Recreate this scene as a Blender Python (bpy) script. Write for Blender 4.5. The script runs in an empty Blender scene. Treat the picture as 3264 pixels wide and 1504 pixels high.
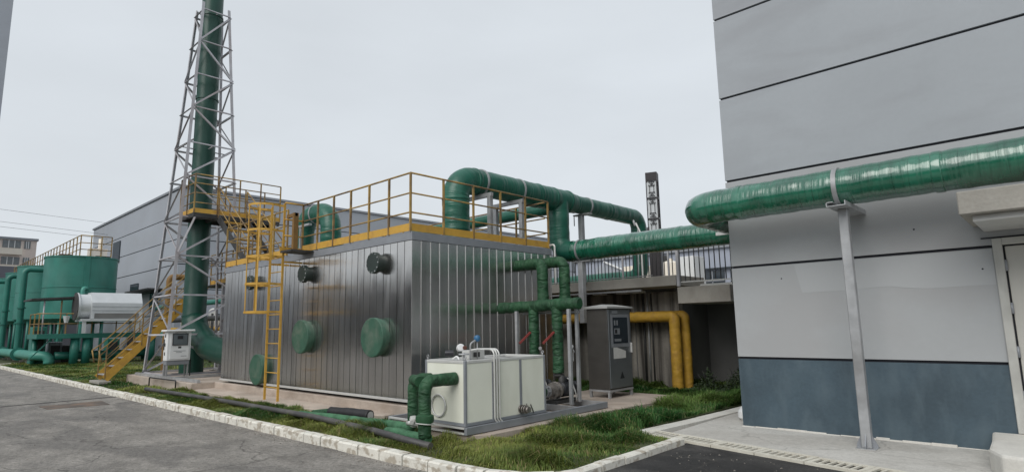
import bpy, bmesh, math, random
import numpy as np
from mathutils import Vector, Matrix
random.seed(7)
C = bpy.context.scene
COL = C.collection
PI = math.pi
R = math.radians

# ---------------------------------------------------------------- camera
cam = bpy.data.cameras.new('camera'); camo = bpy.data.objects.new('camera', cam); COL.objects.link(camo)
cam.sensor_width = 36; cam.lens = 36 * 1887.57 / 3264
cam.clip_start = 0.05; cam.clip_end = 3000
yaw, pit, rol = R(-42.9984), R(8.567), R(-1.1197)
fw = Vector((math.cos(pit)*math.sin(yaw), math.cos(pit)*math.cos(yaw), math.sin(pit)))
rt = Vector((math.cos(yaw), -math.sin(yaw), 0)); up = rt.cross(fw)
r1 = math.cos(rol)*rt + math.sin(rol)*up; u1 = -math.sin(rol)*rt + math.cos(rol)*up
camo.matrix_world = Matrix((( r1.x, u1.x, -fw.x, 0), (r1.y, u1.y, -fw.y, 0), (r1.z, u1.z, -fw.z, 1.6), (0, 0, 0, 1)))
C.camera = camo

# ---------------------------------------------------------------- sky (overcast) and sun
SUN_EL, SUN_AZ = 40, 168
w = bpy.data.worlds.new('World'); C.world = w; w.use_nodes = True
nt = w.node_tree; nt.nodes.clear()
out = nt.nodes.new('ShaderNodeOutputWorld'); bg = nt.nodes.new('ShaderNodeBackground')
sky = nt.nodes.new('ShaderNodeTexSky'); sky.sky_type = 'NISHITA'; sky.sun_disc = False
sky.sun_elevation = R(SUN_EL); sky.sun_rotation = R(SUN_AZ); sky.dust_density = 4; sky.air_density = 1.0
tc = nt.nodes.new('ShaderNodeTexCoord')
sep = nt.nodes.new('ShaderNodeSeparateXYZ'); nt.links.new(tc.outputs['Generated'], sep.inputs[0])
ramp = nt.nodes.new('ShaderNodeValToRGB')      # cloud deck: a little brighter towards the horizon
ramp.color_ramp.elements[0].position = 0.0; ramp.color_ramp.elements[0].color = (.64, .68, .715, 1)
ramp.color_ramp.elements[1].position = 1.0; ramp.color_ramp.elements[1].color = (.575, .615, .655, 1)
e = ramp.color_ramp.elements.new(.35); e.color = (.60, .64, .68, 1)
nt.links.new(sep.outputs['Z'], ramp.inputs[0])
nz = nt.nodes.new('ShaderNodeTexNoise'); nz.inputs['Scale'].default_value = 1.6; nz.inputs['Detail'].default_value = 5
mp = nt.nodes.new('ShaderNodeMapping'); mp.inputs['Scale'].default_value = (1, 1, 3)
nt.links.new(tc.outputs['Generated'], mp.inputs[0]); nt.links.new(mp.outputs[0], nz.inputs[0])
mr = nt.nodes.new('ShaderNodeMapRange'); mr.inputs[1].default_value = .3; mr.inputs[2].default_value = .7
mr.inputs[3].default_value = 8.8; mr.inputs[4].default_value = 10.1
nt.links.new(nz.outputs[0], mr.inputs[0])
vm = nt.nodes.new('ShaderNodeVectorMath'); vm.operation = 'SCALE'
nt.links.new(ramp.outputs[0], vm.inputs[0]); nt.links.new(mr.outputs[0], vm.inputs['Scale'])
mx = nt.nodes.new('ShaderNodeMix'); mx.data_type = 'RGBA'; mx.inputs[0].default_value = .97
nt.links.new(sky.outputs[0], mx.inputs[6]); nt.links.new(vm.outputs[0], mx.inputs[7])
nt.links.new(mx.outputs[2], bg.inputs[0]); bg.inputs[1].default_value = .1
nt.links.new(bg.outputs[0], out.inputs[0])
sun = bpy.data.lights.new('sun', 'SUN'); sun.energy = 1.5; sun.angle = R(45); sun.color = (1, .97, .93)
so = bpy.data.objects.new('sun', sun); COL.objects.link(so); so.location = (0, 0, 30)
so.rotation_euler = (R(90-SUN_EL), 0, R(180-SUN_AZ))
C.view_settings.view_transform = 'Standard'; C.view_settings.look = 'None'
C.view_settings.exposure = 0.3; C.view_settings.gamma = 1; C.view_settings.use_curve_mapping = False
C.render.engine = 'CYCLES'

# ---------------------------------------------------------------- materials
def mat(name, col, rough=.6, metal=0., var=.12, vs=1.5, dirt=None, dirt_amt=0., ds=(1,1,1), bump=0., bs=30, uvbump=None, spec=.5, fine=0., rvar=0., thr=(.45,.7), coat=0):
    m = bpy.data.materials.new(name); m.use_nodes = True
    t = m.node_tree; n = t.nodes; L = t.links
    b = n['Principled BSDF']; b.inputs['Metallic'].default_value = metal
    b.inputs['Roughness'].default_value = rough; b.inputs['Specular IOR Level'].default_value = spec
    if coat: b.inputs['Coat Weight'].default_value = coat; b.inputs['Coat Roughness'].default_value = .12; b.inputs['Coat IOR'].default_value = 1.6
    g = n.new('ShaderNodeNewGeometry')
    def noise(scale, det=6, sc=(1,1,1), dist=0):
        mp = n.new('ShaderNodeMapping'); mp.inputs['Scale'].default_value = sc
        L.new(g.outputs['Position'], mp.inputs[0])
        z = n.new('ShaderNodeTexNoise'); z.inputs['Scale'].default_value = scale; z.inputs['Detail'].default_value = det
        z.inputs['Distortion'].default_value = dist
        L.new(mp.outputs[0], z.inputs[0]); return z
    z = noise(vs)
    mr = n.new('ShaderNodeMapRange'); mr.inputs[1].default_value = .3; mr.inputs[2].default_value = .7
    mr.inputs[3].default_value = 1-var; mr.inputs[4].default_value = 1+var
    L.new(z.outputs[0], mr.inputs[0])
    sc = n.new('ShaderNodeVectorMath'); sc.operation = 'SCALE'; sc.inputs[0].default_value = col
    L.new(mr.outputs[0], sc.inputs['Scale']); last = sc.outputs[0]
    if fine:
        z2 = noise(vs*25, 4); m2 = n.new('ShaderNodeMapRange'); m2.inputs[1].default_value = .3; m2.inputs[2].default_value = .7
        m2.inputs[3].default_value = 1-fine; m2.inputs[4].default_value = 1+fine
        L.new(z2.outputs[0], m2.inputs[0]); s2 = n.new('ShaderNodeVectorMath'); s2.operation = 'SCALE'
        L.new(last, s2.inputs[0]); L.new(m2.outputs[0], s2.inputs['Scale']); last = s2.outputs[0]
    if dirt:
        z3 = noise(1.0, 8, ds, .3); m3 = n.new('ShaderNodeMapRange'); m3.inputs[1].default_value = thr[0]; m3.inputs[2].default_value = thr[1]
        m3.inputs[3].default_value = 0; m3.inputs[4].default_value = dirt_amt
        L.new(z3.outputs[0], m3.inputs[0]); x = n.new('ShaderNodeMix'); x.data_type = 'RGBA'
        L.new(m3.outputs[0], x.inputs[0]); L.new(last, x.inputs[6]); x.inputs[7].default_value = (*dirt, 1); last = x.outputs[2]
    L.new(last, b.inputs['Base Color'])
    if rvar:
        z4 = noise(vs*2, 5, (1,1,.4)); m4 = n.new('ShaderNodeMapRange'); m4.inputs[3].default_value = max(.02, rough-rvar); m4.inputs[4].default_value = rough+rvar
        m4.inputs[1].default_value = .3; m4.inputs[2].default_value = .7
        L.new(z4.outputs[0], m4.inputs[0]); L.new(m4.outputs[0], b.inputs['Roughness'])
    if bump:
        zb = noise(bs, 5); bp = n.new('ShaderNodeBump'); bp.inputs['Strength'].default_value = bump; bp.inputs['Distance'].default_value = .02
        L.new(zb.outputs[0], bp.inputs['Height']); L.new(bp.outputs[0], b.inputs['Normal'])
    if uvbump:
        su, sv, st, dist = uvbump
        uv = n.new('ShaderNodeUVMap'); mp = n.new('ShaderNodeMapping'); mp.inputs['Scale'].default_value = (su, sv, 1)
        L.new(uv.outputs[0], mp.inputs[0]); zb = n.new('ShaderNodeTexNoise'); zb.inputs['Scale'].default_value = 1; zb.inputs['Detail'].default_value = 3
        zb.inputs['Distortion'].default_value = .6
        L.new(mp.outputs[0], zb.inputs[0]); bp = n.new('ShaderNodeBump'); bp.inputs['Strength'].default_value = st; bp.inputs['Distance'].default_value = dist
        L.new(zb.outputs[0], bp.inputs['Height']); L.new(bp.outputs[0], b.inputs['Normal'])
    m.diffuse_color = (*col, 1)
    return m
M = {}
M['galv'] = mat('galvanised_steel', (.42,.43,.44), .45, .35, .15, 6, (.16,.15,.14), .5, (2,2,2), rvar=.1)
M['tower'] = mat('tower_steel', (.46,.46,.485), .5, .1, .15, 3, (.34,.28,.27), .55, (1,1,1))
M['darksteel'] = mat('dark_steel', (.055,.055,.055), .6, .3, .3, 4)
M['black'] = mat('black_rubber', (.02,.02,.022), .6, 0, .3, 8)
M['yellow'] = mat('yellow_paint', (.60,.35,.055), .5, 0, .12, 4, (.22,.11,.05), .45, (4,4,4))
M['rail'] = mat('rail_yellow_backlit', (.42,.27,.075), .5, 0, .25, 2.5, (.10,.065,.05), .8, (2.5,2.5,2.5), thr=(.4,.6))  # yellow browned in its colour for the backlit look, with dark blotches
M['teal'] = mat('teal_paint', (.018,.155,.12), .42, 0, .18, 1.2, (.06,.22,.185), .55, (.6,.6,.3))
M['teal_light'] = mat('teal_light_paint', (.07,.28,.225), .4, 0, .12, 1.2)
M['wrap'] = mat('green_film_wrap', (.006,.115,.064), .23, 0, .3, 3, (.02,.19,.115), .6, (3,3,3), uvbump=(1.0, 15, 1.0, .05), spec=.8, coat=1)
M['duct'] = mat('green_film_wrap_matt', (.010,.10,.066), .36, 0, .2, 2.5, (.03,.15,.10), .6, (2,2,2), uvbump=(1.5, 7, .8, .04), spec=.55)
M['stack'] = mat('dark_green_stack_paint', (.007,.055,.038), .4, 0, .12, 1.5)
M['cloth'] = mat('green_cloth_wrap', (.010,.058,.022), .62, 0, .4, 7, (.04,.12,.055), .65, (6,6,6), uvbump=(3, 12, 1.0, .06))
M['cloth_light'] = mat('green_cloth_faded', (.06,.17,.09), .75, 0, .3, 6, (.02,.07,.03), .7, (5,5,5), uvbump=(4, 10, .6, .03))
M['hatch'] = mat('hatch_green_paint', (.036,.105,.068), .55, 0, .15, 6, (.13,.17,.13), .7, (5,5,5))
M['hatch_dark'] = mat('hatch_dark_green', (.022,.035,.03), .45, 0, .2, 6)
M['ypipe'] = mat('yellow_pipe_wrap', (.46,.27,.03), .65, 0, .2, 6, (.24,.13,.03), .7, (6,6,6), uvbump=(2, 7, .6, .04))
M['cream'] = mat('cream_panel', (.82,.83,.73), .42, 0, .04, 1.5, (.60,.60,.48), .35, (2.5,2.5,1), fine=.01)
M['frame'] = mat('grey_aluminium', (.27,.285,.31), .45, .2, .08, 5)
M['frame_light'] = mat('pale_aluminium', (.62,.62,.60), .4, .2, .06, 5)
M['cab_side'] = mat('cabinet_side', (.11,.105,.098), .33, .5, .12, 3, (.075,.07,.065), .4, (1,1,5))
M['cab_front'] = mat('cabinet_front', (.25,.27,.285), .33, .6, .1, 3, (.14,.15,.16), .3, (3,3,3))
M['cab_top'] = mat('cabinet_roof_grey', (.38,.38,.37), .55, 0, .1, 4)
M['paper'] = mat('paper', (.62,.62,.6), .7, 0, .06, 9)
M['white'] = mat('white_paint', (.78,.79,.79), .4, 0, .04, 4, (.5,.5,.48), .25, (3,3,1.5))
M['glass'] = mat('dark_glass', (.035,.045,.055), .08, 0, .2, 3)
M['glassgrey'] = mat('grey_glass', (.14,.16,.17), .15, 0, .2, 3)
M['red'] = mat('red_handle', (.22,.035,.03), .5, 0, .2, 10)
M['blue'] = mat('blue_plastic', (.035,.15,.30), .4)
M['motor'] = mat('motor_black', (.03,.032,.038), .4, .2, .2, 6)
M['pump'] = mat('pump_metal', (.30,.28,.26), .4, .6, .3, 10, (.08,.06,.05), .6, (9,9,9))
M['conc'] = mat('concrete', (.34,.325,.29), .85, 0, .14, 1.3, (.2,.185,.16), .55, (1.8,1.8,1.8), bump=.25, bs=18, fine=.06)
M['conc_pink'] = mat('plinth_concrete', (.47,.40,.34), .85, 0, .2, 1.5, (.27,.21,.165), .6, (1.5,1.5,4), bump=.35, bs=14, fine=.08)
M['conc_stain'] = mat('stained_concrete', (.36,.335,.295), .9, 0, .25, .9, (.05,.045,.04), .95, (3.2,3.2,.14), bump=.25, bs=12, fine=.08, thr=(.42,.62))
M['conc_edge'] = mat('slab_edge_concrete', (.36,.34,.305), .85, 0, .15, 1.5, (.2,.18,.155), .6, (2,2,1.5), bump=.2, bs=16, fine=.06)
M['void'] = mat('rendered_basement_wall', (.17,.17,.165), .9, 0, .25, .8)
M['kerb'] = mat('kerb_whitewash', (.72,.70,.63), .8, 0, .1, 3, (.36,.31,.24), .8, (9,9,12), bump=.4, bs=22, fine=.06, thr=(.5,.62))
M['gratec'] = mat('grate_concrete', (.66,.635,.55), .8, 0, .1, 4, (.40,.36,.29), .5, (4,4,4), bump=.2, bs=25)
M['slot'] = mat('slot_shade', (.012,.01,.009), .9)
M['joint'] = mat('joint_sealant', (.012,.014,.022), .6)
M['wall'] = mat('facade_grey', (.36,.385,.41), .75, 0, .05, .7, (.29,.30,.32), .7, (.5,.5,1.6), bump=.12, bs=6, fine=.012, thr=(.5,.75))
M['wall_low'] = mat('facade_pale_grey', (.39,.405,.415), .75, 0, .03, .5, (.36,.36,.365), .55, (.6,.6,.9), bump=.12, bs=6, fine=.012, thr=(.48,.6))
M['wall_blue'] = mat('facade_slate_blue', (.056,.088,.112), .6, 0, .22, 1.2, (.10,.14,.165), .7, (5,5,1.6), bump=.2, bs=7, fine=.07, thr=(.45,.75))
M['door'] = mat('door_cream', (.52,.51,.47), .45, 0, .04, 2)
M['doorframe'] = mat('door_frame_white', (.5,.5,.47), .5, 0, .1, 4, (.25,.24,.22), .5, (5,5,1.5))
M['hallwall'] = mat('hall_cladding', (.34,.365,.405), .7, 0, .05, .25, (.30,.315,.34), .4, (.2,.2,.6))
M['bluewall'] = mat('blue_grey_cladding', (.34,.37,.44), .6, 0, .06, .3)
M['beige'] = mat('apartment_render', (.74,.64,.58), .8, 0, .06, .3)
M['beige_light'] = mat('balcony_cream', (.86,.79,.68), .8, 0, .06, .3)
M['purple'] = mat('grey_render', (.20,.20,.23), .8, 0, .06, .3)
M['asphalt'] = None
M['lamp_dark'] = mat('lamp_bronze', (.025,.022,.025), .5, .2, .15, 5)
M['lamp_glass'] = mat('lamp_diffuser', (.6,.63,.65), .3, 0, .05, 4)
M['drum'] = mat('drum_white_metal', (.62,.64,.65), .35, .3, .05, 3)
M['greyplastic'] = mat('grey_pipe_plastic', (.065,.063,.064), .5, 0, .15, 4, (.18,.17,.15), .4, (3,3,3))
M['darkwall'] = mat('dark_brick_render', (.05,.047,.045), .85, 0, .15, .5)
M['rust'] = mat('rusty_flange', (.12,.05,.035), .8, 0, .3, 12)
M['ochre'] = mat('ochre_pipe', (.20,.11,.03), .6, 0, .2, 4)
M['wall_scuff'] = mat('facade_scuff', (.36,.37,.378), .8, 0, .08, 9)

def stainless():
    m = bpy.data.materials.new('stainless_cladding'); m.use_nodes = True
    t = m.node_tree; n = t.nodes; L = t.links; b = n['Principled BSDF']
    b.inputs['Metallic'].default_value = 1.0
    g = n.new('ShaderNodeNewGeometry')
    def noise(scale, sc, det=6):
        mp = n.new('ShaderNodeMapping'); mp.inputs['Scale'].default_value = sc; L.new(g.outputs['Position'], mp.inputs[0])
        z = n.new('ShaderNodeTexNoise'); z.inputs['Scale'].default_value = scale; z.inputs['Detail'].default_value = det; L.new(mp.outputs[0], z.inputs[0]); return z
    a = noise(1, (1.2,1.2,.8)); r = n.new('ShaderNodeValToRGB')
    r.color_ramp.elements[0].position = .3; r.color_ramp.elements[0].color = (.62,.60,.58,1)
    r.color_ramp.elements[1].position = .7; r.color_ramp.elements[1].color = (.76,.75,.735,1)
    L.new(a.outputs[0], r.inputs[0])
    s = noise(1, (5,5,.12), 2); r2 = n.new('ShaderNodeMapRange'); r2.inputs[1].default_value = .55; r2.inputs[2].default_value = .75; r2.inputs[3].default_value = 1; r2.inputs[4].default_value = .8
    L.new(s.outputs[0], r2.inputs[0]); v = n.new('ShaderNodeVectorMath'); v.operation = 'SCALE'
    L.new(r.outputs[0], v.inputs[0]); L.new(r2.outputs[0], v.inputs['Scale']); L.new(v.outputs[0], b.inputs['Base Color'])
    q = noise(2.2, (1,1,.6)); m4 = n.new('ShaderNodeMapRange'); m4.inputs[1].default_value = .3; m4.inputs[2].default_value = .7
    m4.inputs[3].default_value = .19; m4.inputs[4].default_value = .27; L.new(q.outputs[0], m4.inputs[0]); L.new(m4.outputs[0], b.inputs['Roughness'])
    z = noise(1, (2.2,2.2,1.1), 2); bp = n.new('ShaderNodeBump'); bp.inputs['Strength'].default_value = .10; bp.inputs['Distance'].default_value = .03
    L.new(z.outputs[0], bp.inputs['Height']); L.new(bp.outputs[0], b.inputs['Normal'])
    return m
M['stainless'] = stainless()
_t = M['stainless'].node_tree; _b = _t.nodes['Principled BSDF']; _b.inputs['Anisotropic'].default_value = .8
_g = _t.nodes.new('ShaderNodeTangent'); _g.direction_type = 'RADIAL'; _g.axis = 'Z'; _t.links.new(_g.outputs[0], _b.inputs['Tangent'])

def asphalt(name, lo, hi, stain, grain=.45, crack=.8):
    m = bpy.data.materials.new(name); m.use_nodes = True
    t = m.node_tree; n = t.nodes; L = t.links; b = n['Principled BSDF']; b.inputs['Roughness'].default_value = .8
    g = n.new('ShaderNodeNewGeometry')
    def noise(scale, det=6, sc=(1,1,1), dist=0):
        mp = n.new('ShaderNodeMapping'); mp.inputs['Scale'].default_value = sc; L.new(g.outputs['Position'], mp.inputs[0])
        z = n.new('ShaderNodeTexNoise'); z.inputs['Scale'].default_value = scale; z.inputs['Detail'].default_value = det; z.inputs['Distortion'].default_value = dist
        L.new(mp.outputs[0], z.inputs[0]); return z
    a = noise(1.7, 9, sc=(1,1.5,1), dist=.5); r = n.new('ShaderNodeValToRGB')
    r.color_ramp.elements[0].position = .33; r.color_ramp.elements[0].color = (*lo,1)
    r.color_ramp.elements[1].position = .66; r.color_ramp.elements[1].color = (*hi,1); L.new(a.outputs[0], r.inputs[0])
    f = noise(14, 9); f.inputs['Roughness'].default_value = .75; mf = n.new('ShaderNodeMapRange'); mf.inputs[1].default_value = .32; mf.inputs[2].default_value = .68; mf.inputs[3].default_value = 1-grain; mf.inputs[4].default_value = 1+grain
    g2 = noise(48, 4); g2.inputs['Roughness'].default_value = .8; ad = n.new('ShaderNodeMath'); ad.operation = 'MULTIPLY_ADD'; ad.inputs[1].default_value = .9; L.new(g2.outputs[0], ad.inputs[0]); ad2 = n.new('ShaderNodeMath'); ad2.operation = 'ADD'; ad2.inputs[1].default_value = -.45; L.new(f.outputs[0], ad2.inputs[0]); L.new(ad2.outputs[0], ad.inputs[2])
    L.new(ad.outputs[0], mf.inputs[0]); v = n.new('ShaderNodeVectorMath'); v.operation = 'SCALE'; L.new(r.outputs[0], v.inputs[0]); L.new(mf.outputs[0], v.inputs['Scale'])
    s = noise(.28, 7, (1,2.2,1), 1.2); ms = n.new('ShaderNodeMapRange'); ms.inputs[1].default_value = .5; ms.inputs[2].default_value = .6; ms.inputs[4].default_value = .6
    L.new(s.outputs[0], ms.inputs[0]); x = n.new('ShaderNodeMix'); x.data_type = 'RGBA'; L.new(ms.outputs[0], x.inputs[0]); L.new(v.outputs[0], x.inputs[6])
    v2 = n.new('ShaderNodeVectorMath'); v2.operation = 'SCALE'; v2.inputs[0].default_value = stain; L.new(mf.outputs[0], v2.inputs['Scale']); L.new(v2.outputs[0], x.inputs[7])
    last = x.outputs[2]
    vo = n.new('ShaderNodeTexVoronoi'); vo.feature = 'DISTANCE_TO_EDGE'; vo.inputs['Scale'].default_value = .55
    wn = noise(1.4, 5); va = n.new('ShaderNodeVectorMath'); va.operation = 'ADD'; L.new(g.outputs['Position'], va.inputs[0]); L.new(wn.outputs['Color'], va.inputs[1]); L.new(va.outputs[0], vo.inputs[0])
    mc = n.new('ShaderNodeMapRange'); mc.inputs[1].default_value = 0; mc.inputs[2].default_value = .012; mc.inputs[3].default_value = crack; mc.inputs[4].default_value = 0
    L.new(vo.outputs['Distance'], mc.inputs[0]); x2 = n.new('ShaderNodeMix'); x2.data_type = 'RGBA'; L.new(mc.outputs[0], x2.inputs[0]); L.new(last, x2.inputs[6]); x2.inputs[7].default_value = (.05,.045,.04,1)
    L.new(x2.outputs[2], b.inputs['Base Color'])
    bp = n.new('ShaderNodeBump'); bp.inputs['Strength'].default_value = grain; bp.inputs['Distance'].default_value = .01; L.new(f.outputs[0], bp.inputs['Height']); L.new(bp.outputs[0], b.inputs['Normal'])
    return m
M['asphalt'] = asphalt('worn_road', (.175,.163,.147), (.27,.252,.228), (.125,.118,.11))
M['asphalt_dark'] = asphalt('fresh_asphalt', (.016,.015,.015), (.07,.066,.063), (.013,.013,.013))
M['paving'] = asphalt('apron_concrete', (.47,.455,.42), (.56,.545,.51), (.43,.41,.375), grain=.13, crack=.3)
M['edging'] = mat('edging_concrete', (.66,.645,.60), .85, 0, .1, 2, (.42,.39,.34), .5, (2,2,1), bump=.3, bs=16, fine=.06)
M['soil'] = mat('soil_turf', (.055,.07,.025), .95, 0, .4, 2.5, (.08,.06,.04), .6, (1,1,1))
M['ground'] = mat('yard_concrete', (.22,.21,.19), .9, 0, .15, .3)

# ---------------------------------------------------------------- mesh helpers
def wloc(o):
    v = Vector((0,0,0))
    while o: v += o.location; o = o.parent
    return v
def tag(o, label=None, cat=None, group=None, kind=None):
    if label: o['label'] = label
    if cat: o['category'] = cat
    if group: o['group'] = group
    if kind: o['kind'] = kind
    return o
def thing(name, loc, label, cat, group=None):
    o = bpy.data.objects.new(name, None); COL.objects.link(o); o.location = loc; o.empty_display_size = .2
    return tag(o, label, cat, group)
class MB:
    def __init__(s): s.v = []; s.f = []; s.sm = []; s.uv = []; s.has = False
    def face(s, idx, smooth=False, uv=None):
        s.f.append(idx); s.sm.append(smooth); s.uv.append(uv)
        if uv: s.has = True
    def hexa(s, P, smooth=False):
        b = len(s.v); s.v += [tuple(p) for p in P]
        for q in ((0,3,2,1),(4,5,6,7),(0,1,5,4),(1,2,6,5),(2,3,7,6),(3,0,4,7)): s.face([b+i for i in q], smooth)
        return s
    def box(s, x0, y0, z0, x1, y1, z1):
        x0,x1 = min(x0,x1),max(x0,x1); y0,y1 = min(y0,y1),max(y0,y1); z0,z1 = min(z0,z1),max(z0,z1)
        return s.hexa([(x0,y0,z0),(x1,y0,z0),(x1,y1,z0),(x0,y1,z0),(x0,y0,z1),(x1,y0,z1),(x1,y1,z1),(x0,y1,z1)])
    def beam(s, a, b, w, h=None, up=(0,0,1)):
        h = h or w; a = Vector(a); b = Vector(b); d = (b-a).normalized(); u = Vector(up)
        if abs(d.dot(u)) > .98: u = Vector((1,0,0)) if abs(d.x) < .9 else Vector((0,1,0))
        sx = d.cross(u).normalized()*w/2; u = sx.cross(d).normalized()*h/2
        return s.hexa([a-sx-u, a+sx-u, b+sx-u, b-sx-u, a-sx+u, a+sx+u, b+sx+u, b-sx+u])
    def angle(s, a, b, w, t=.008, up=(0,0,1), flip=1):
        a = Vector(a); b = Vector(b); d = (b-a).normalized(); u = Vector(up)
        if abs(d.dot(u)) > .98: u = Vector((1,0,0))
        sx = d.cross(u).normalized(); u = sx.cross(d).normalized()*flip
        o1 = sx*0 + u*w/2; s.beam(a+o1, b+o1, t, w, up=u)
        o2 = sx*w/2; s.beam(a+o2, b+o2, w, t, up=u); return s
    def prism(s, pts, z0, z1):
        n = len(pts); b = len(s.v)
        s.v += [(p[0],p[1],z0) for p in pts] + [(p[0],p[1],z1) for p in pts]
        s.face([b+i for i in range(n)][::-1]); s.face([b+n+i for i in range(n)])
        for i in range(n): j = (i+1)%n; s.face([b+i,b+j,b+n+j,b+n+i])
        return s
    def rev(s, c, ax, prof, n=24, smooth=True):       # prof: (radius, offset along axis)
        c = Vector(c); ax = Vector(ax).normalized(); u = ax.orthogonal().normalized(); v = ax.cross(u); b = len(s.v)
        prof = list(prof)
        if len(prof) > 2:                              # split the profile where it turns sharply, so edges stay crisp
            runs = [[prof[0], prof[1]]]
            for k in range(2, len(prof)):
                (ra,ha),(rb,hb),(rc_,hc) = prof[k-2], prof[k-1], prof[k]
                ang = abs(math.atan2(rb-ra,hb-ha)-math.atan2(rc_-rb,hc-hb)); ang = min(ang, 2*PI-ang)
                if ang > R(32): runs.append([prof[k-1], prof[k]])
                else: runs[-1].append(prof[k])
            if len(runs) > 1:
                s.cap0 = True
                for q, rn_ in enumerate(runs): s.rev_run(c, ax, u, v, rn_, n, smooth)
                if prof[0][0] > 1e-5: s.ring_cap(c, ax, u, v, prof[0], n, True)
                if prof[-1][0] > 1e-5: s.ring_cap(c, ax, u, v, prof[-1], n, False)
                return s
        for r, h in prof:
            for i in range(n):
                a = 2*PI*i/n; s.v.append(tuple(c + ax*h + (u*math.cos(a)+v*math.sin(a))*r))
        for k in range(len(prof)-1):
            for i in range(n):
                j = (i+1)%n; flat = abs(prof[k][1]-prof[k+1][1]) < 1e-6
                s.face([b+k*n+i, b+k*n+j, b+(k+1)*n+j, b+(k+1)*n+i], smooth and not flat)
        if prof[0][0] > 1e-5: s.face([b+i for i in range(n)][::-1])
        if prof[-1][0] > 1e-5: s.face([b+(len(prof)-1)*n+i for i in range(n)])
        return s
    def rev_run(s, c, ax, u, v, prof, n, smooth):
        b = len(s.v)
        for r, h in prof:
            for i in range(n): a = 2*PI*i/n; s.v.append(tuple(c + ax*h + (u*math.cos(a)+v*math.sin(a))*r))
        for k in range(len(prof)-1):
            for i in range(n):
                j = (i+1)%n; flat = abs(prof[k][1]-prof[k+1][1]) < 1e-6
                s.face([b+k*n+i, b+k*n+j, b+(k+1)*n+j, b+(k+1)*n+i], smooth and not flat)
    def ring_cap(s, c, ax, u, v, p, n, flip):
        b = len(s.v)
        for i in range(n): a = 2*PI*i/n; s.v.append(tuple(c + ax*p[1] + (u*math.cos(a)+v*math.sin(a))*p[0]))
        f = [b+i for i in range(n)]; s.face(f[::-1] if flip else f)
    def cyl(s, c, ax, r, h, n=20): return s.rev(c, ax, [(r,0),(r,h)], n)
    def tube(s, a, b, r, n=8): a = Vector(a); b = Vector(b); return s.rev(a, b-a, [(r,0),(r,(b-a).length)], n)
    def pipe(s, pts, r, bend=0, n=24, step=.12, wob=0, r1=None, caps=True, seed=0):
        P = [Vector(p) for p in pts]; path = [P[0]]
        for i in range(1, len(P)-1):
            a, o, b = P[i-1], P[i], P[i+1]; d0 = (o-a).normalized(); d1 = (b-o).normalized(); ang = d0.angle(d1)
            if bend <= 0 or ang < .02: path.append(o); continue
            t = min(bend*math.tan(ang/2), (o-a).length*.49 if i > 1 else (o-a).length*.98, (b-o).length*.49 if i < len(P)-2 else (b-o).length*.98)
            rr = t/math.tan(ang/2); nrm = d0.cross(d1).normalized(); ctr = (o-d0*t) + nrm.cross(d0)*rr
            k = max(4, int(ang/R(9)))
            for q in range(k+1): path.append(ctr + Matrix.Rotation(ang*q/k, 3, nrm) @ ((o-d0*t)-ctr))
        path.append(P[-1]); pp = [path[0]]
        for a, b in zip(path, path[1:]):
            l = (b-a).length
            if l < 1e-6: continue
            k = max(1, int(l/step)) if step else 1
            for q in range(1, k+1): pp.append(a.lerp(b, q/k))
        tg = []
        for i in range(len(pp)):
            d = Vector((0,0,0))
            if i > 0: d += (pp[i]-pp[i-1]).normalized()
            if i < len(pp)-1: d += (pp[i+1]-pp[i]).normalized()
            tg.append(d.normalized())
        u = tg[0].orthogonal().normalized(); rnd = random.Random(seed); base = len(s.v); L = [0]
        for i in range(1, len(pp)): L.append(L[-1]+(pp[i]-pp[i-1]).length)
        ph = [rnd.uniform(0,6.28) for _ in range(8)]
        for i, p in enumerate(pp):
            if i > 0:
                u = (u - tg[i]*u.dot(tg[i])).normalized()
            v = tg[i].cross(u); f = i/(len(pp)-1); rr = r if r1 is None else r+(r1-r)*f
            for k in range(n):
                a = 2*PI*k/n; q = rr
                if wob:
                    l = L[i]; q *= 1 + wob*(.45*math.sin(l*13+ph[0]+math.sin(a*2+ph[1])) + .35*math.sin(l*29+ph[2]+a) + .3*math.sin(3*a+l*5+ph[3]) + rnd.uniform(-.35,.35))
                s.v.append(tuple(p + (u*math.cos(a)+v*math.sin(a))*q))
        for i in range(len(pp)-1):
            for k in range(n):
                j = (k+1)%n; a0 = k/n; a1 = (k+1)/n
                s.face([base+i*n+k, base+i*n+j, base+(i+1)*n+j, base+(i+1)*n+k], True, [(a0,L[i]),(a1,L[i]),(a1,L[i+1]),(a0,L[i+1])])
        if caps:
            s.face([base+k for k in range(n)][::-1]); s.face([base+(len(pp)-1)*n+k for k in range(n)])
        return s
    def build(s, name, m, parent=None, bevel=0, seg=1):
        me = bpy.data.meshes.new(name); V = s.v
        xs = [p[0] for p in V]; ys = [p[1] for p in V]; zs = [p[2] for p in V]
        org = wloc(parent) if parent else Vector(((min(xs)+max(xs))/2, (min(ys)+max(ys))/2, min(zs)))
        me.from_pydata([(p[0]-org.x, p[1]-org.y, p[2]-org.z) for p in V], [], s.f)
        me.polygons.foreach_set('use_smooth', s.sm)
        if s.has:
            uvl = me.uv_layers.new(name='UVMap'); d = []
            for f, uv in zip(s.f, s.uv): d += (uv if uv else [(0,0)]*len(f))
            uvl.data.foreach_set('uv', [c for q in d for c in q])
        me.materials.append(M[m] if isinstance(m, str) else m)
        o = bpy.data.objects.new(name, me); COL.objects.link(o)
        if parent: o.parent = parent
        else: o.location = org
        if bevel:
            b = o.modifiers.new('bevel', 'BEVEL'); b.width = bevel; b.segments = seg; b.limit_method = 'ANGLE'; b.angle_limit = R(40)
        return o
def inst(o, d, parent=None, name=None):
    c = o.copy(); COL.objects.link(c); c.location = Vector(o.location)+Vector(d)
    if parent is not None: c.parent = parent
    return c
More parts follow.
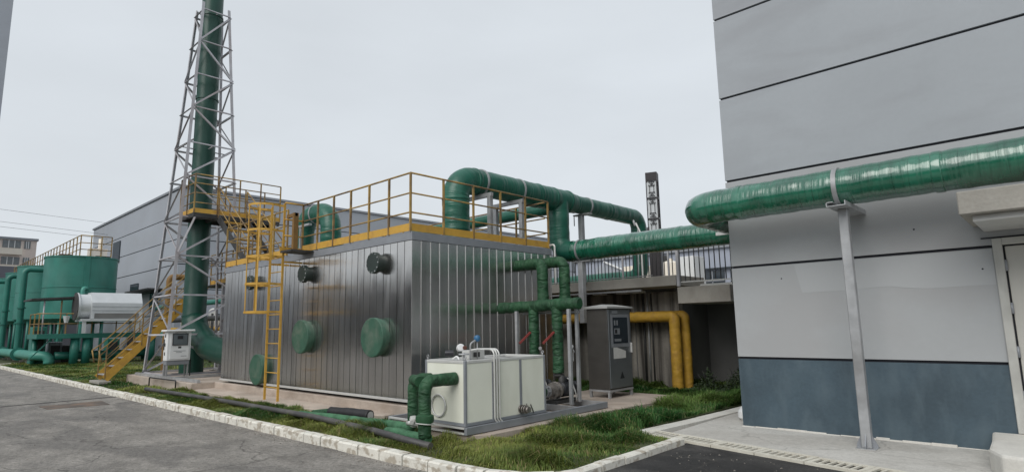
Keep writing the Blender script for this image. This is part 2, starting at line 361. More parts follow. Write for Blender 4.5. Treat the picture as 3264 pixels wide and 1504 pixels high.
def band(parent, c, ax, r, w=.05, t=.012, m='galv', name='clamp_band'):
    return MB().rev(c, ax, [(r,-w/2),(r+t,-w/2),(r+t,w/2),(r,w/2)], 28).build(name, m, parent)

# ================================================================ SETTING
def poly_surface(name, pts, z0, z1, m):
    return tag(MB().prism(pts, z0, z1).build(name, m), kind='structure')
poly_surface('ground', [(-1200,-1200),(1200,-1200),(1200,1200),(-1200,1200)], -.6, -.03, 'ground')
road = MB(); NX, NY = 150, 26
poly_surface('road', [(-42,-26),(8,-26),(8,4.0),(-3.9,4.0),(-3.9,4.44),(-42,4.44)], -.2, 0, 'asphalt')
poly_surface('dark_road', [(-3.87,4.0),(8,4.0),(8,6.4),(-.5,6.95),(-3.87,7.62)], -.2, .04, 'asphalt_dark')
poly_surface('side_road', [(-49,-26),(-42,-26),(-42,4.44),(-49,4.44)], -.2, 0, 'asphalt')
poly_surface('lawn', [(-120,4.56),(-42,4.56),(-4.9,4.56),(-4.3,4.66),(-4.02,5.0),(-3.97,7.4),(-4.85,7.6),(-4.62,13),(-4.62,60),(-120,60)], -.2, .055, 'soil')
# worn trench patch and joint in the road
tag(MB().prism([(-17.2,2.72),(-16.4,2.74),(-16.2,3.85),(-17.2,3.92)], 0, .008).build('road_patch', mat('rusty_patch', (.12,.10,.085), .8, 0, .3, 3, (.24,.14,.08), .6, (3,3,3))), kind='structure')
tag(MB().prism([(-17.83,-6),(-17.73,-6),(-17.93,4.42),(-18.05,4.42)], 0, .006).build('road_joint', mat('tar_joint', (.045,.043,.04), .8, 0, .3, 3)), kind='structure')

# kerb along the road: one stone after another
kerb = MB().box(-41.9,4.47,-.1,-4.95,4.54,.05).build('kerb', 'soil'); tag(kerb, kind='structure')
rk = random.Random(3); x = -5.0; stones = 0
def kerb_stone(P0, P1, wdt=.15, top=.125):
    a = Vector(P0); b = Vector(P1); d = (b-a).normalized(); nrm = Vector((-d.y, d.x, 0)); a += d*.010; b -= d*.010
    z = top + rk.uniform(-.008,.006); sh = rk.uniform(-.007,.007); c = .018
    P = [(a, -wdt/2), (b, -wdt/2), (b, wdt/2), (a, wdt/2)]
    m = MB(); m.v = []
    lo = [tuple(p+nrm*(k+sh)+Vector((0,0,-.1))) for p, k in P]
    mid = [tuple(p+nrm*(k+sh)+Vector((0,0,z-c))) for p, k in P]
    hi = [tuple(p+nrm*((k*(1-2*c/wdt))+sh)+Vector((0,0,z+rk.uniform(-.003,.003)))) for p, k in P]
    m.v = lo+mid+hi
    for i in range(4):
        j = (i+1)%4; m.face([i,j,4+j,4+i]); m.face([4+i,4+j,8+j,8+i])
    m.face([8,9,10,11])
    return m
while x > -41.5:
    L_ = .47 if x > -14 else .49
    o = kerb_stone((x-L_,4.475,0), (x,4.475,0)).build('kerb_stone', 'kerb', kerb); x -= L_
pts = [(-5.0,4.475),(-4.62,4.50),(-4.25,4.62),(-4.0,4.86),(-3.9,5.1),(-3.9,5.45),(-3.9,5.9),(-3.9,6.4),(-3.9,6.85),(-3.9,7.3)]
for a, b in zip(pts, pts[1:]): kerb_stone((b[0],b[1],0), (a[0],a[1],0), .13).build('kerb_stone', 'kerb', kerb)
for i in range(8): kerb_stone((-41.55,4.47+i*.5,0), (-41.55,4.97+i*.5,0)).build('kerb_stone', 'kerb', kerb)

# concrete apron round the grey building
apron = poly_surface('apron_pavement', [(-4.35,7.78),(-1.35,7.10),(8,6.75),(8,9.05),(-3.78,9.05),(-3.78,20),(-4.45,20),(-4.4,10.5)], -.1, .05, 'paving')
ep = [(-4.78,7.7),(-4.72,8.5),(-4.66,9.3),(-4.62,10.1),(-4.6,10.9),(-4.58,11.7)]
for a, b in zip(ep, ep[1:]):
    MB().prism([(a[0],a[1]+.008),(a[0]+.24,a[1]+.008),(b[0]+.24,b[1]-.008),(b[0],b[1]-.008)], -.05, .062+rk.uniform(-.006,.006)).build('edging_slab', 'edging', apron)
# slotted drain covers, one cover after another
drain = MB().prism([(-4.64,7.66),(-1.2,6.98),(-1.14,7.17),(-4.66,7.84)], -.1, .050).build('drain_shade_fill', 'slot'); tag(drain, kind='structure')  # near-black fill close under the covers paints the shade in their slots
ddir = Vector((3.52,-.70,0)).normalized(); dn = Vector((-ddir.y, ddir.x, 0)); p0 = Vector((-4.68,7.57,0))
def drain_cover(k):
    L_, W_ = .60, .34; s = p0 + ddir*(k*L_+.006); m = MB(); zt = .068+rk.uniform(-.004,.006)
    def q(a0,a1,b0,b1):
        P = [s+ddir*a0+dn*b0, s+ddir*a1+dn*b0, s+ddir*a1+dn*b1, s+ddir*a0+dn*b1]
        m.hexa([(p.x,p.y,-.02) for p in P]+[(p.x,p.y,zt) for p in P])
    Lm = L_-.012; q(0,Lm,0,.06); q(0,Lm,W_-.06,W_)
    ns = 6; e = .04; pitch = (Lm-2*e)/ns; sw = .060
    xs = [0]
    for i in range(ns): c = e+pitch*(i+.5); xs += [c-sw/2, c+sw/2]
    xs.append(Lm)
    for i in range(0, len(xs), 2): q(xs[i], xs[i+1], .06, W_-.06)
    return m.build('drain_cover', 'gratec', drain)
for k in range(7): drain_cover(k)

# ---------------------------------------------------------------- grey building on the right
fac = thing('factory_building', (-3.78,9.05,0), 'tall grey rendered building with dark horizontal joints and slate blue base band', 'building')
MB().box(-3.765,9.085,0,9,24,15.2).build('core_wall', 'joint', fac)
lv = [1.05, 2.42, 3.785, 5.15, 6.52, 7.9, 9.27, 10.64, 12.0, 13.4, 15.3]; g_ = .018
DX0 = -.60                                            # left edge of the door opening
tag(MB().box(-3.78,9.05,.0,DX0,24,lv[0]-g_).build('base_band', 'wall_blue', fac), 'slate blue painted base band')
MB().box(.62,9.05,.0,9,24,lv[0]-g_).build('base_band', 'wall_blue', fac)
MB().box(-3.78,9.05,lv[0]+g_,DX0,24,lv[1]-g_).build('wall_band', 'wall_low', fac)
MB().box(.62,9.05,lv[0]+g_,9,24,lv[1]-g_).build('wall_band', 'wall_low', fac)
b2 = MB().box(-3.78,9.05,lv[1]+g_,DX0,24,lv[2]-g_); b2.box(DX0,9.05,2.53,9,24,lv[2]-g_); b2.build('wall_band', 'wall_low', fac)
for a, b in zip(lv[2:], lv[3:]): MB().box(-3.78,9.05,a+g_,9,24,b-g_).build('wall_band', 'wall', fac)
df = MB().box(DX0,9.02,.27,DX0+.09,9.14,2.51); df.box(.53,9.02,.27,.62,9.14,2.51); df.box(DX0+.09,9.02,2.43,.53,9.14,2.51)
df.build('door_frame', 'doorframe', fac, .006)
dl = MB().box(DX0+.11,9.06,.30,.51,9.10,2.41).build('door', 'door', fac, .004)
for z in (.62,1.12,1.62,2.12): MB().cyl((DX0+.10,9.045,z), (0,0,1), .018, .13, 10).build('hinge', 'frame', dl)
MB().box(.38,9.0,1.25,.43,9.06,1.42).build('handle', 'galv', dl)
MB().box(DX0-.10,9.035,2.515,.8,9.06,2.53).build('door_lintel_joint', 'joint', fac)
cn = MB().box(-.76,7.82,2.67,3.0,9.05,2.92).build('canopy', 'conc', fac, .01)
MB().box(-.66,7.95,2.60,2.9,9.04,2.668).build('canopy_soffit_board', 'frame_light', cn, .004)
st = MB().prism([(-.84,9.045),(-.80,8.5),(-.78,7.9),(-.66,7.6),(-.4,7.52),(1.4,7.5),(1.4,9.045)], .03, .27).build('door_step', 'edging', None, .03, 2)
tag(st, 'rough rounded concrete step in front of the cream door', 'step')
fm = MB(); xx = -3.78
rs = random.Random(8)
while xx < 1.4:
    l_ = rs.uniform(.12,.4); fm.box(xx,9.048-rs.uniform(.01,.05),.045,min(xx+l_,1.4),9.0495,.052+rs.uniform(.004,.03)); xx += l_
fm.build('mortar_fillet', 'edging', fac, .004)
# patches, scuffs on the wall are real thin repair coats
pm = MB(); up_pts = [(-2.86,2.39),(-.61,2.39)]; lo_pts = [(-.61,1.97),(-.9,1.965),(-1.25,1.955),(-1.5,1.975),(-1.72,2.01),(-1.95,2.0),(-2.2,1.985),(-2.5,1.98),(-2.78,1.98)]
ring = up_pts+lo_pts; nb = len(ring); pm.v = [(x,9.0475,z) for x, z in ring]+[(x,9.0499,z) for x, z in ring]
pm.face(list(range(nb))); 
for i in range(nb): j = (i+1)%nb; pm.face([i,nb+i,nb+j,j])
pm.build('repair_coat', mat('repair_coat_paint', (.415,.43,.44), .7, 0, .03, .8, bump=.1, bs=6), fac)
for (x,z,r_) in ((-1.36,2.72,.012),(-.72,2.16,.012),(-3.05,2.2,.01)):
    MB().rev((x,9.049,z),(0,-1,0),[(r_,0),(r_*.9,.0015),(0,.002)],14).build('scuff_mark', 'wall_scuff' if r_ > .03 else 'joint', fac)
sack = MB().rev((-3.93,9.62,.04), (0,0,1), [(.10,0),(.15,.05),(.15,.14),(.10,.21),(.03,.24),(0,.245)], 14).build('sack', 'white'); tag(sack, 'small white sack lying behind the corner of the grey building', 'sack')

# ---------------------------------------------------------------- big pipe along the wall, lower pipe and riser
ZP = 3.285; RP = .24
wp = thing('wall_pipe', (-2,8.4,.05), 'glossy green wrapped pipe along the grey building, turning behind its corner toward the boiler', 'pipe')
MB().pipe([(9,8.4,ZP),(-4.03,8.4,ZP),(-4.03,11.05,ZP),(-8.35,11.05,ZP)], RP, .34, 32, .035, .022, caps=False, seed=1).build('pipe_run', 'wrap', wp)
MB().pipe([(-8.30,11.05,ZP),(-8.75,11.05,ZP),(-8.75,11.05,4.56)], RP+.004, .34, 32, .05, .018, caps=False, seed=2).build('riser', 'duct', wp)
band(wp, (-2.02,8.4,ZP), (1,0,0), RP+.006, .055); band(wp, (-8.12,11.05,ZP), (1,0,0), RP+.006, .045)
for p_, a_ in (((-3.30,8.4,ZP),(1,0,0)),((-.95,8.4,ZP),(1,0,0)),((.3,8.4,ZP),(1,0,0)),((-5.6,11.05,ZP),(1,0,0)),((-6.7,11.05,ZP),(1,0,0)),((-7.6,11.05,ZP),(1,0,0)),((-8.75,11.05,3.75),(0,0,1)),((-8.75,11.05,4.1),(0,0,1))):
    MB().rev(p_, a_, [(RP,-.05),(RP+.007,-.04),(RP+.009,.0),(RP+.007,.04),(RP,.05)], 30).build('wrap_seam', 'wrap' if a_[0] else 'duct', wp)
MB().box(-4.55,10.3,ZP-.15,-3.80,10.36,ZP-.09).build('wall_bracket', 'frame_light', wp)
ps = thing('pipe_support_post', (-1.99,8.38,.045), 'tall galvanised steel post carrying the green pipe in front of the slate blue wall', 'post', )
MB().box(-2.045,8.325,.055,-1.935,8.435,2.99).build('post', 'galv', ps, .008)
ch = MB().box(-2.10,8.05,2.99,-1.88,9.05,3.0); ch.box(-2.10,8.05,3.0,-2.09,9.05,3.05); ch.box(-1.89,8.05,3.0,-1.88,9.05,3.05); ch.box(-2.10,8.05,3.04,-2.02,9.05,3.05)
ch.build('bracket', 'galv', ps)
MB().box(-2.10,8.27,.045,-1.88,8.49,.057).build('base_plate', 'galv', ps)
for sx, sy in ((1,0),(-1,0),(0,1),(0,-1)):
    c = Vector((-1.99,8.38,.057)); d = Vector((sx,sy,0)); n_ = Vector((-sy,sx,0))*.005
    a = c+d*.055; b_ = c+d*.115
    MB().hexa([a-n_,b_-n_,b_+n_,a+n_, a-n_+Vector((0,0,.16)), b_-n_+Vector((0,0,.03)), b_+n_+Vector((0,0,.03)), a+n_+Vector((0,0,.16))]).build('gusset_plate', 'frame', ps)
def stub_post(x, y, z0, z1, lab, w_=.13):
    t = thing('pipe_support_post', (x,y,z0), lab, 'post')
    MB().box(x-w_/2,y-w_/2,z0,x+w_/2,y+w_/2,z1-.03).build('post', 'galv', t, .006)
    MB().box(x-.20,y-.07,z1-.03,x+.30,y+.07,z1).build('bracket', 'galv', t)
    MB().tube((x-.18,y-.05,z1), (x-.18,y-.05,z1-.28), .012).build('hanger_rod', 'darksteel', t)
    return t
sp0 = stub_post(-8.13,11.05,1.62,3.04,'short grey steel post under the lower green pipe, above the yellow pipe')
MB().pipe([(-8.13,11.05,1.66),(-8.13,11.4,1.62),(-8.13,12.88,1.55)], .05, .1, 12).build('wall_arm','darksteel',sp0)
stub_post(-8.75,11.95,2.6,4.33,'grey steel post under the thinner green duct behind the boiler roof railing',.12)

# roof duct: outlet elbow, big horizontal run, reducer, thin run, drop
XD = -8.78; ZD = 4.57
rd = thing('roof_duct', (XD,7.75,3.25), 'large matt green duct arching out of the boiler roof, narrowing to a drop', 'duct')
MB().pipe([(XD,7.78,3.2),(XD,7.78,ZD),(XD,11.35,ZD)], .275, .42, 32, .06, .02, caps=False, seed=5).build('outlet_duct', 'duct', rd)
MB().pipe([(XD,11.34,ZD),(XD,11.72,ZD)], .278, 0, 32, .06, .02, .225, caps=False, seed=6).build('reducer', 'duct', rd)
MB().pipe([(XD,11.71,ZD),(XD,14.75,ZD),(XD,14.75,2.86),(-15,14.75,2.86)], .222, .32, 28, .06, .015, seed=7).build('narrow_duct', 'duct', rd)
for y, r in ((8.45,.285),(9.6,.28),(12.2,.228)): band(rd, (XD,y,ZD), (0,1,0), r, .045, .01, 'galv')
for y, r in ((8.25,.28),(10.25,.28),(10.8,.28),(11.36,.285),(11.7,.23),(13.2,.225)): MB().rev((XD,y,ZD), (0,1,0), [(r-.004,-.05),(r+.006,-.03),(r+.006,.03),(r-.004,.05)], 30).build('wrap_seam', 'duct', rd)
for z in (3.5,4.12): MB().rev((XD,7.78,z), (0,0,1), [(.272,-.04),(.284,-.02),(.284,.02),(.272,.04)], 30).build('wrap_seam', 'duct', rd)
MB().rev((XD,7.78,3.24), (0,0,1), [(.36,0),(.36,.03),(.285,.06)], 28).build('base_collar', 'duct', rd)
def frame_goal(y, lab):
    t = thing('portal_frame', (XD,y,3.24), lab, 'steel frame', 'steel frames under the roof duct')
    for x in (-9.15,-8.38): MB().box(x-.045,y-.045,3.25,x+.045,y+.045,4.20).build('post', 'galv', t, .004)
    MB().box(-9.22,y-.04,4.20,-8.32,y+.04,4.28).build('crossbeam', 'galv', t, .004)
frame_goal(8.35,'galvanised portal frame under the roof duct, next to the arching outlet')
frame_goal(9.3,'galvanised portal frame under the roof duct, at the far end of the boiler roof')
bp_ = MB().pipe([(-14.6,11.05,3.3),(-14.6,11.05,4.40),(-8.9,11.05,4.40)], .15, .3, 20, .12, .01).build('back_pipe', 'duct'); tag(bp_, 'slim dark green pipe running level behind the boiler roof', 'pipe')
# inverted U duct on the roof
ud = thing('u_bend_duct', (-12.75,7.3,3.25), 'green inverted U duct with a flanged foot on the boiler roof beside the ladder', 'duct')
MB().pipe([(-12.75,7.3,3.42),(-12.75,7.3,4.42),(-14.05,7.3,4.42),(-14.05,7.3,3.2)], .24, .46, 28, .06, .02, seed=9).build('duct', 'duct', ud)
MB().rev((-12.75,7.3,3.24), (0,0,1), [(.50,0),(.50,.03),(.25,.24),(.25,.30)], 28).build('cone_foot', 'teal', ud)
MB().rev((-12.75,7.3,3.54), (0,0,1), [(.25,0),(.32,0),(.32,.05),(.25,.05)], 28).build('flange', 'stack', ud)
band(ud, (-13.4,7.3,4.42), (1,0,0), .245, .04)
gp = thing('roof_frame', (-13.6,6.9,3.24), 'thin pale steel frame standing on the boiler roof in front of the U duct', 'steel frame')
for x in (-13.75,-13.45): MB().box(x-.03,6.87,3.25,x+.03,6.93,4.05).build('post', 'galv', gp)
MB().box(-13.78,6.86,4.05,-13.0,6.94,4.10).build('crossbeam', 'galv', gp)

# ---------------------------------------------------------------- boiler unit with stainless panels
BX0, BX1, BY0, BY1 = -16.2, -8.2, 6.25, 10.02
bo = thing('boiler_unit', ((BX0+BX1)/2, (BY0+BY1)/2, .31), 'long stainless steel clad boiler block with round green hatches', 'boiler')
MB().box(BX0+.03,BY0+.03,.40,BX1-.03,BY1-.03,3.10).build('casing', 'darksteel', bo)
MB().box(BX0+.15,BY0+.14,.30,BX1-.15,BY1-.1,.40).build('skid_frame', 'darksteel', bo)
rp = random.Random(11)
def panel_front(x0, x1):
    a, b, c, d = [rp.uniform(-.0025,.0025) for _ in range(4)]; g = .0075; t = BY0+.03; zl, zh = .405, 3.095; zm = rp.uniform(1.5,2.4); e, f = rp.uniform(-.004,.004), rp.uniform(-.004,.004)
    m = MB(); xa, xb = x0+g, x1-g
    m.v = [(xa,BY0+a,zl),(xb,BY0+b,zl),(xb,BY0+e,zm),(xa,BY0+f,zm),(xb,BY0+c,zh),(xa,BY0+d,zh),(xa,t,zl),(xb,t,zl),(xb,t,zh),(xa,t,zh)]
    m.f = [[0,1,2,3],[3,2,4,5],[6,0,3,5,9],[1,7,8,4,2],[5,4,8,9],[0,6,7,1]]; m.sm = [False]*6; m.uv = [None]*6
    return m.build('cladding_panel', 'stainless', bo)
def panel_side(y0, y1):
    a, b, c, d, e, f = [rp.uniform(-.0025,.0025) for _ in range(6)]; g = .005; t = BX1-.03; zl, zh = .405, 3.095; zm = rp.uniform(1.4,2.2)
    m = MB(); ya, yb = y0+g, y1-g
    m.v = [(BX1+a,ya,zl),(BX1+b,yb,zl),(BX1+c,yb,zm),(BX1+d,ya,zm),(BX1+e,yb,zh),(BX1+f,ya,zh),(t,ya,zl),(t,yb,zl),(t,yb,zh),(t,ya,zh)]
    m.f = [[0,1,2,3],[3,2,4,5],[6,0,3,5,9],[1,7,8,4,2],[5,4,8,9],[0,6,7,1]]; m.sm = [False]*6; m.uv = [None]*6
    m.box(BX1-.01,yb-.004,zl,BX1+.013,yb+.006,zh)
    return m.build('cladding_panel', 'stainless', bo)
n = 38; wpn = (BX1-BX0)/n
for i in range(n): panel_front(BX0+i*wpn, BX0+(i+1)*wpn)
n = 18; wps = (BY1-BY0)/n
for i in range(n): panel_side(BY0+i*wps, BY0+(i+1)*wps)
MB().box(BX0-.02,BY0-.02,3.10,BX1+.02,BY1+.02,3.245).build('cornice', 'frame', bo, .004)
tr = MB().box(BX0-.01,BY0-.025,.36,BX1+.02,BY0-.001,.402); tr.box(BX1+.001,BY0-.001,.36,BX1+.02,BY1,.402); tr.build('bottom_trim', 'frame_light', bo)
def hatch(x, z, r, rn, depth, m, bolts, lab):
    o = MB().rev((x,BY0+.02,z), (0,-1,0), [(rn,0),(rn,depth-.05),(r,depth-.05),(r,depth-.02),(r*.99,depth-.018),(r*.99,depth-.004),(r,depth-.002),(r,depth+.025),(r*.97,depth+.032),(0,depth+.036)], 40)
    o = o.build('inspection_hatch', m, bo); o['label'] = lab
    bt = MB()
    for k in range(bolts):
        a = 2*PI*k/bolts; bt.cyl((x+math.cos(a)*r*.91, BY0+.02-depth-.02, z+math.sin(a)*r*.91), (0,-1,0), .014 if r > .25 else .012, .02, 6)
    tag(bt.build('bolts', 'galv' if m == 'hatch_dark' else m, o), kind='stuff')
hatch(-11.78,1.45,.345,.32,.15,'hatch',20,'large green round hatch in the middle of the front')
hatch(-9.15,1.435,.35,.325,.15,'hatch',20,'large scuffed green round hatch nearest the corner')
hatch(-13.82,.71,.345,.32,.14,'hatch',20,'green round hatch low behind the ladder')
hatch(-11.74,2.755,.185,.15,.17,'hatch_dark',12,'small dark bolted port in the middle')
hatch(-9.13,2.765,.195,.16,.17,'hatch_dark',12,'small dark bolted port nearest the corner')
hatch(-14.36,2.735,.175,.145,.17,'hatch_dark',12,'small dark bolted port behind the ladder cage')

MB().pipe([(-8.35,10.0,3.30),(-8.06,10.0,3.33),(-8.06,10.0,2.45)],.022,.06,10,.05).build('vent_pipe','frame_light',bo)
# ---------------------------------------------------------------- railing builder
def railing(t, P, z0, h=1.05, mids=(.36,.70), sp=.67, r=.018, toe=True, posts=True, m='rail', closed_first=True, skip_first=False, lean=0):
    """P: list of (x,y) or (x,y,z) corners"""
    Q = [Vector((p[0],p[1],p[2] if len(p) > 2 else z0)) for p in P]
    for si, (a, b) in enumerate(zip(Q, Q[1:])):
        l = (b-a).length; n = max(1, round(l/sp)); up = Vector((0,0,1))
        if posts:
            for k in range(n+1):
                if k == 0 and (si > 0 or skip_first): continue
                p = a.lerp(b, k/n); MB().beam(p, p+up*(h-.001), r*1.9, r*1.9).build('post', m, t)
        for hh in (h,)+tuple(mids):
            MB().tube(a+up*hh, b+up*hh, r if hh == h else r*.85, 8).build('rail', m, t)
        if toe:
            d = (b-a).normalized(); n_ = Vector((-d.y,d.x,0))
            MB().beam(a+up*.075+d*.012, b+up*.075-d*.012, .008, .135).build('toe_board', 'yellow', t)
RZ = 3.25
rf = thing('guard_railing', (-10,6.21,RZ), 'yellow guard railing round the near corner of the boiler roof', 'railing')
railing(rf, [(-12.05,6.22),(-8.21,6.22)], RZ, 1.04, (.335,.68), .655)
railing(rf, [(-8.21,6.22),(-8.21,9.98)], RZ, 1.04, (.335,.68), .74, skip_first=True)
rb = thing('guard_railing', (-12,9.98,RZ), 'yellow guard railing along the back edge of the boiler roof', 'railing')
railing(rb, [(-8.3,9.98),(-16.1,9.98)], RZ, 1.04, (.335,.68), .85, skip_first=True, toe=False)
rl = thing('guard_railing', (-14.4,6.22,RZ), 'yellow guard railing on the boiler roof left of the caged ladder', 'railing')
railing(rl, [(-12.75,6.22),(-16.15,6.22)], RZ, 1.04, (.335,.68), .7)
MB().tube((-16.15,6.22,RZ+1.04),(-16.15,6.9,RZ+1.04),.018).build('rail','rail',rl); MB().tube((-16.15,6.22,RZ+.68),(-16.15,6.9,RZ+.68),.015).build('rail','rail',rl)
# ladder
ld = thing('caged_ladder', (-12.36,5.8,.15), 'tall yellow ladder with a safety cage up to the boiler roof', 'ladder')
for x in (-12.66,-12.06): MB().box(x-.012,5.78,.14,x+.012,5.825,4.28).build('ladder_rail', 'yellow', ld)
z = .42
while z < 3.3: MB().tube((-12.65,5.8,z),(-12.07,5.8,z),.011,8).build('rung', 'yellow', ld); z += .30
cx, cy, cr = -12.36, 5.52, .34
def hoop(z, flat=.045):
    m = MB(); n = 18; a0, a1 = R(150), R(390); P = []
    for k in range(n+1):
        a = a0 + (a1-a0)*k/n; P.append(Vector((cx+cr*math.cos(a), cy+cr*math.sin(a), z)))
    P = [Vector((-12.66,5.79,z))]+P+[Vector((-12.06,5.79,z))]
    for a, b in zip(P, P[1:]): m.beam(a, b, .007, flat)
    return m.build('cage_hoop', 'yellow', ld)
for z in (1.97,2.55,3.12,3.68,4.22): hoop(z)
for a in (180,222,270,318,360):
    a = R(a); p = Vector((cx+(cr+.006)*math.cos(a), cy+(cr+.006)*math.sin(a), 0)); MB().beam(p+Vector((0,0,1.95)), p+Vector((0,0,4.24)), .03, .007, up=(math.cos(a),math.sin(a),0)).build('cage_strap', 'yellow', ld)
for z in (3.0,):
    for x in (-12.66,-12.06): MB().box(x-.01,5.84,z,x+.01,6.24,z+.04).build('wall_tie', 'yellow', ld)
lp = thing('ladder_landing', (-11.8,5.98,3.2), 'small yellow step-off platform between the caged ladder and the boiler roof', 'platform')
MB().box(-12.03,5.72,3.20,-11.55,6.22,3.24).build('deck', 'darksteel', lp)
MB().box(-11.70,5.80,3.245,-11.62,5.90,4.02).build('gate_post', 'ochre', lp); MB().box(-12.0,5.82,3.95,-11.62,5.88,4.02).build('gate_bar', 'ochre', lp)
for hh in (4.29,3.93,3.58): MB().tube((-12.03,5.8,hh),(-12.03,6.21,hh),.018).build('rail', 'yellow', lp)
MB().box(-12.06,5.72,3.245,-12.045,6.21,3.33).build('toe_board', 'yellow', lp)

# plinth and ledge
pl = MB().prism([(-22.0,5.62),(-16.4,5.62),(-16.4,6.2),(-8.1,6.2),(-8.1,10.2),(-22.0,10.2)], .02, .305).build('plinth', 'conc_pink', None, .015, 2); tag(pl, 'pinkish concrete plinth under the steel clad boiler and the lattice tower', 'plinth')
lg = MB().prism([(-16.4,5.66),(-11.6,5.6),(-9.2,5.75),(-8.6,6.0),(-8.6,6.2),(-16.4,6.2)], .02, .155).build('concrete_ledge', 'conc_pink', None, .012); tag(lg, 'low concrete ledge under the yellow ladder along the plinth', 'ledge')
gpipe = MB().pipe([(-17.6,4.95,.17),(-13.3,5.07,.18),(-9.4,5.13,.17),(-7.5,5.06,.145),(-6.7,4.98,.13),(-6.15,5.0,.10)], .046, .3, 14, .3).build('grey_pipe', 'greyplastic'); tag(gpipe, 'long grey plastic pipe lying on the grass in front of the boiler', 'pipe')
bs = thing('foam_sleeve', (-9.0,5.55,.15), 'short dark foam pipe sleeve lying beside the plinth', 'pipe')
MB().pipe([(-9.9,5.42,.17),(-9.45,5.5,.2)], .035, 0, 12, .05, .03, .06, seed=3).build('thin_end', 'cloth', bs)
MB().pipe([(-9.45,5.5,.2),(-8.95,5.58,.21),(-8.5,5.66,.2)], .085, .2, 16, .05, .04, seed=4).build('sleeve', 'black', bs)
MB().rev((-8.5,5.66,.2), (1,.17,0), [(.06,0),(.065,.004),(0,.004)], 12).build('torn_foil', 'paper', bs)
# ---------------------------------------------------------------- chimney
CX, CY = -20.27, 6.92
cs = thing('chimney', (CX,CY,.305), 'tall dark green steel chimney inside the lattice tower', 'chimney')
MB().rev((CX,CY,.31), (0,0,1), [(.345,0),(.345,1.75),(.335,1.78),(.335,4.85),(.345,4.86),(.345,4.92),(.33,4.93),(.325,16.5)], 36).build('stack_shell', 'stack', cs)
for z, r in ((2.05,.34),(9.2,.332),(12.15,.33)): MB().rev((CX,CY,z), (0,0,1), [(r,0),(r+.02,0),(r+.02,.05),(r,.05)], 36).build('ring_flange', 'stack', cs)
MB().pipe([(CX+.02,CY,2.0),(CX+.25,CY,1.62),(-18.9,CY,1.12),(-17.6,CY+.05,.98),(-16.15,CY+.05,.98)], .36, .5, 28, .1, 0).build('flue_duct', 'stack', cs)
sp_ = MB().rev((CX+.20,CY-.29,6.28), (.55,-.83,0), [(.05,0),(.05,.12),(.10,.12),(.10,.15),(0,.15)], 16).build('sampling_port', 'stack', cs)
MB().box(CX-.42,CY-.42,.305,CX+.42,CY+.42,.325).build('base_plate', 'darksteel', cs)
# ---------------------------------------------------------------- lattice tower
TX, TY = -20.2, 6.92; A0, A1, TZ0, TZ1 = 1.066, .416, .305, 12.2
tw = thing('lattice_tower', (TX,TY,TZ0), 'tapering grey steel lattice tower around the green chimney', 'tower')
def tp(sx, sy, z): f = (z-TZ0)/(TZ1-TZ0); h = A0+(A1-A0)*f; return Vector((TX+sx*h, TY+sy*h, z))
cor = [(-1,-1),(1,-1),(1,1),(-1,1)]
for sx, sy in cor:
    MB().angle(tp(sx,sy,TZ0), tp(sx,sy,TZ1+.2), .085, .012, up=(-sx,0,0)).build('leg', 'galv' if False else 'tower', tw)
    c = tp(sx,sy,TZ0); MB().box(c.x-.12,c.y-.12,TZ0,c.x+.12,c.y+.12,TZ0+.015).build('base_plate', 'darksteel', tw)
zs = [.305,1.5,2.67,3.85,5.06,6.36,7.46,8.66,9.8,10.98,12.13]
for i, z in enumerate(zs):
    for k in range(4):
        a, b = cor[k], cor[(k+1)%4]
        if i > 0 or True:
            MB().angle(tp(*a,z if i else z+.05), tp(*b,z if i else z+.05), .05, .006).build('horizontal_strut', 'tower', tw)
        if i < len(zs)-1:
            z2 = zs[i+1]
            q = (a, b) if (i+k) % 2 == 0 else (b, a)
            MB().angle(tp(*q[0],z+.04), tp(*q[1],z2-.04), .05, .006).build('diagonal_brace', 'tower', tw)
for i in (3,6,10):
    for dx, dy in ((1,0),(-1,0),(0,1),(0,-1)):
        z = zs[i]; h = A0+(A1-A0)*(z-TZ0)/(TZ1-TZ0)
        MB().tube((TX+dx*h,TY+dy*h,z),(TX+dx*.33,TY+dy*.33,z),.02).build('stay', 'tower', tw)
fb = MB(); fb.beam((-21.5,5.75,.345),(-16.4,5.80,.345),.08,.07); fb.beam((-21.3,8.0,.345),(-16.3,8.0,.345),.07,.07); fb.beam((-18.3,5.8,.345),(-18.3,8,.345),.07,.07)
fb.build('base_frame', 'galv', tw)
# platform round the chimney
pf = thing('sampling_platform', (-19.3,7.6,5.1), 'yellow railed platform hung on the lattice tower beside the chimney', 'platform')
PX0, PX1, PY0, PY1, PZ = -20.15, -18.95, 6.28, 8.95, 5.15
MB().box(PX0,PY0,PZ-.03,PX1,PY1,PZ).build('deck', 'darksteel', pf)
ed = MB()
ed.box(PX0,PY0-.005,PZ-.13,PX1,PY0+.04,PZ-.031); ed.box(PX1-.04,PY0+.04,PZ-.13,PX1,PY1-.04,PZ-.031); ed.box(PX0,PY1-.04,PZ-.13,PX1,PY1,PZ-.031); ed.box(PX0,PY0+.04,PZ-.13,PX0+.04,PY1-.04,PZ-.031)
for y in (7.0,7.7,8.4): ed.box(PX0+.04,y-.03,PZ-.11,PX1-.04,y+.03,PZ-.031)
ed.build('joist_frame', 'darksteel', pf)
railing(pf, [(PX0,PY0),(PX1,PY0),(PX1,PY1)], PZ, 1.2, (.32,.62,.92), .66)
railing(pf, [(PX0,PY1),(PX0,PY0+.7)], PZ, 1.2, (.4,.8), .66, toe=True)
for a, b in (((PX1-.02,PY0+.05,PZ-.13),(-19.15,5.98,3.95)),((PX1-.02,PY1-.1,PZ-.13),(-19.25,7.8,3.9))): MB().beam(a, b, .05, .05).build('knee_brace', 'tower', pf)
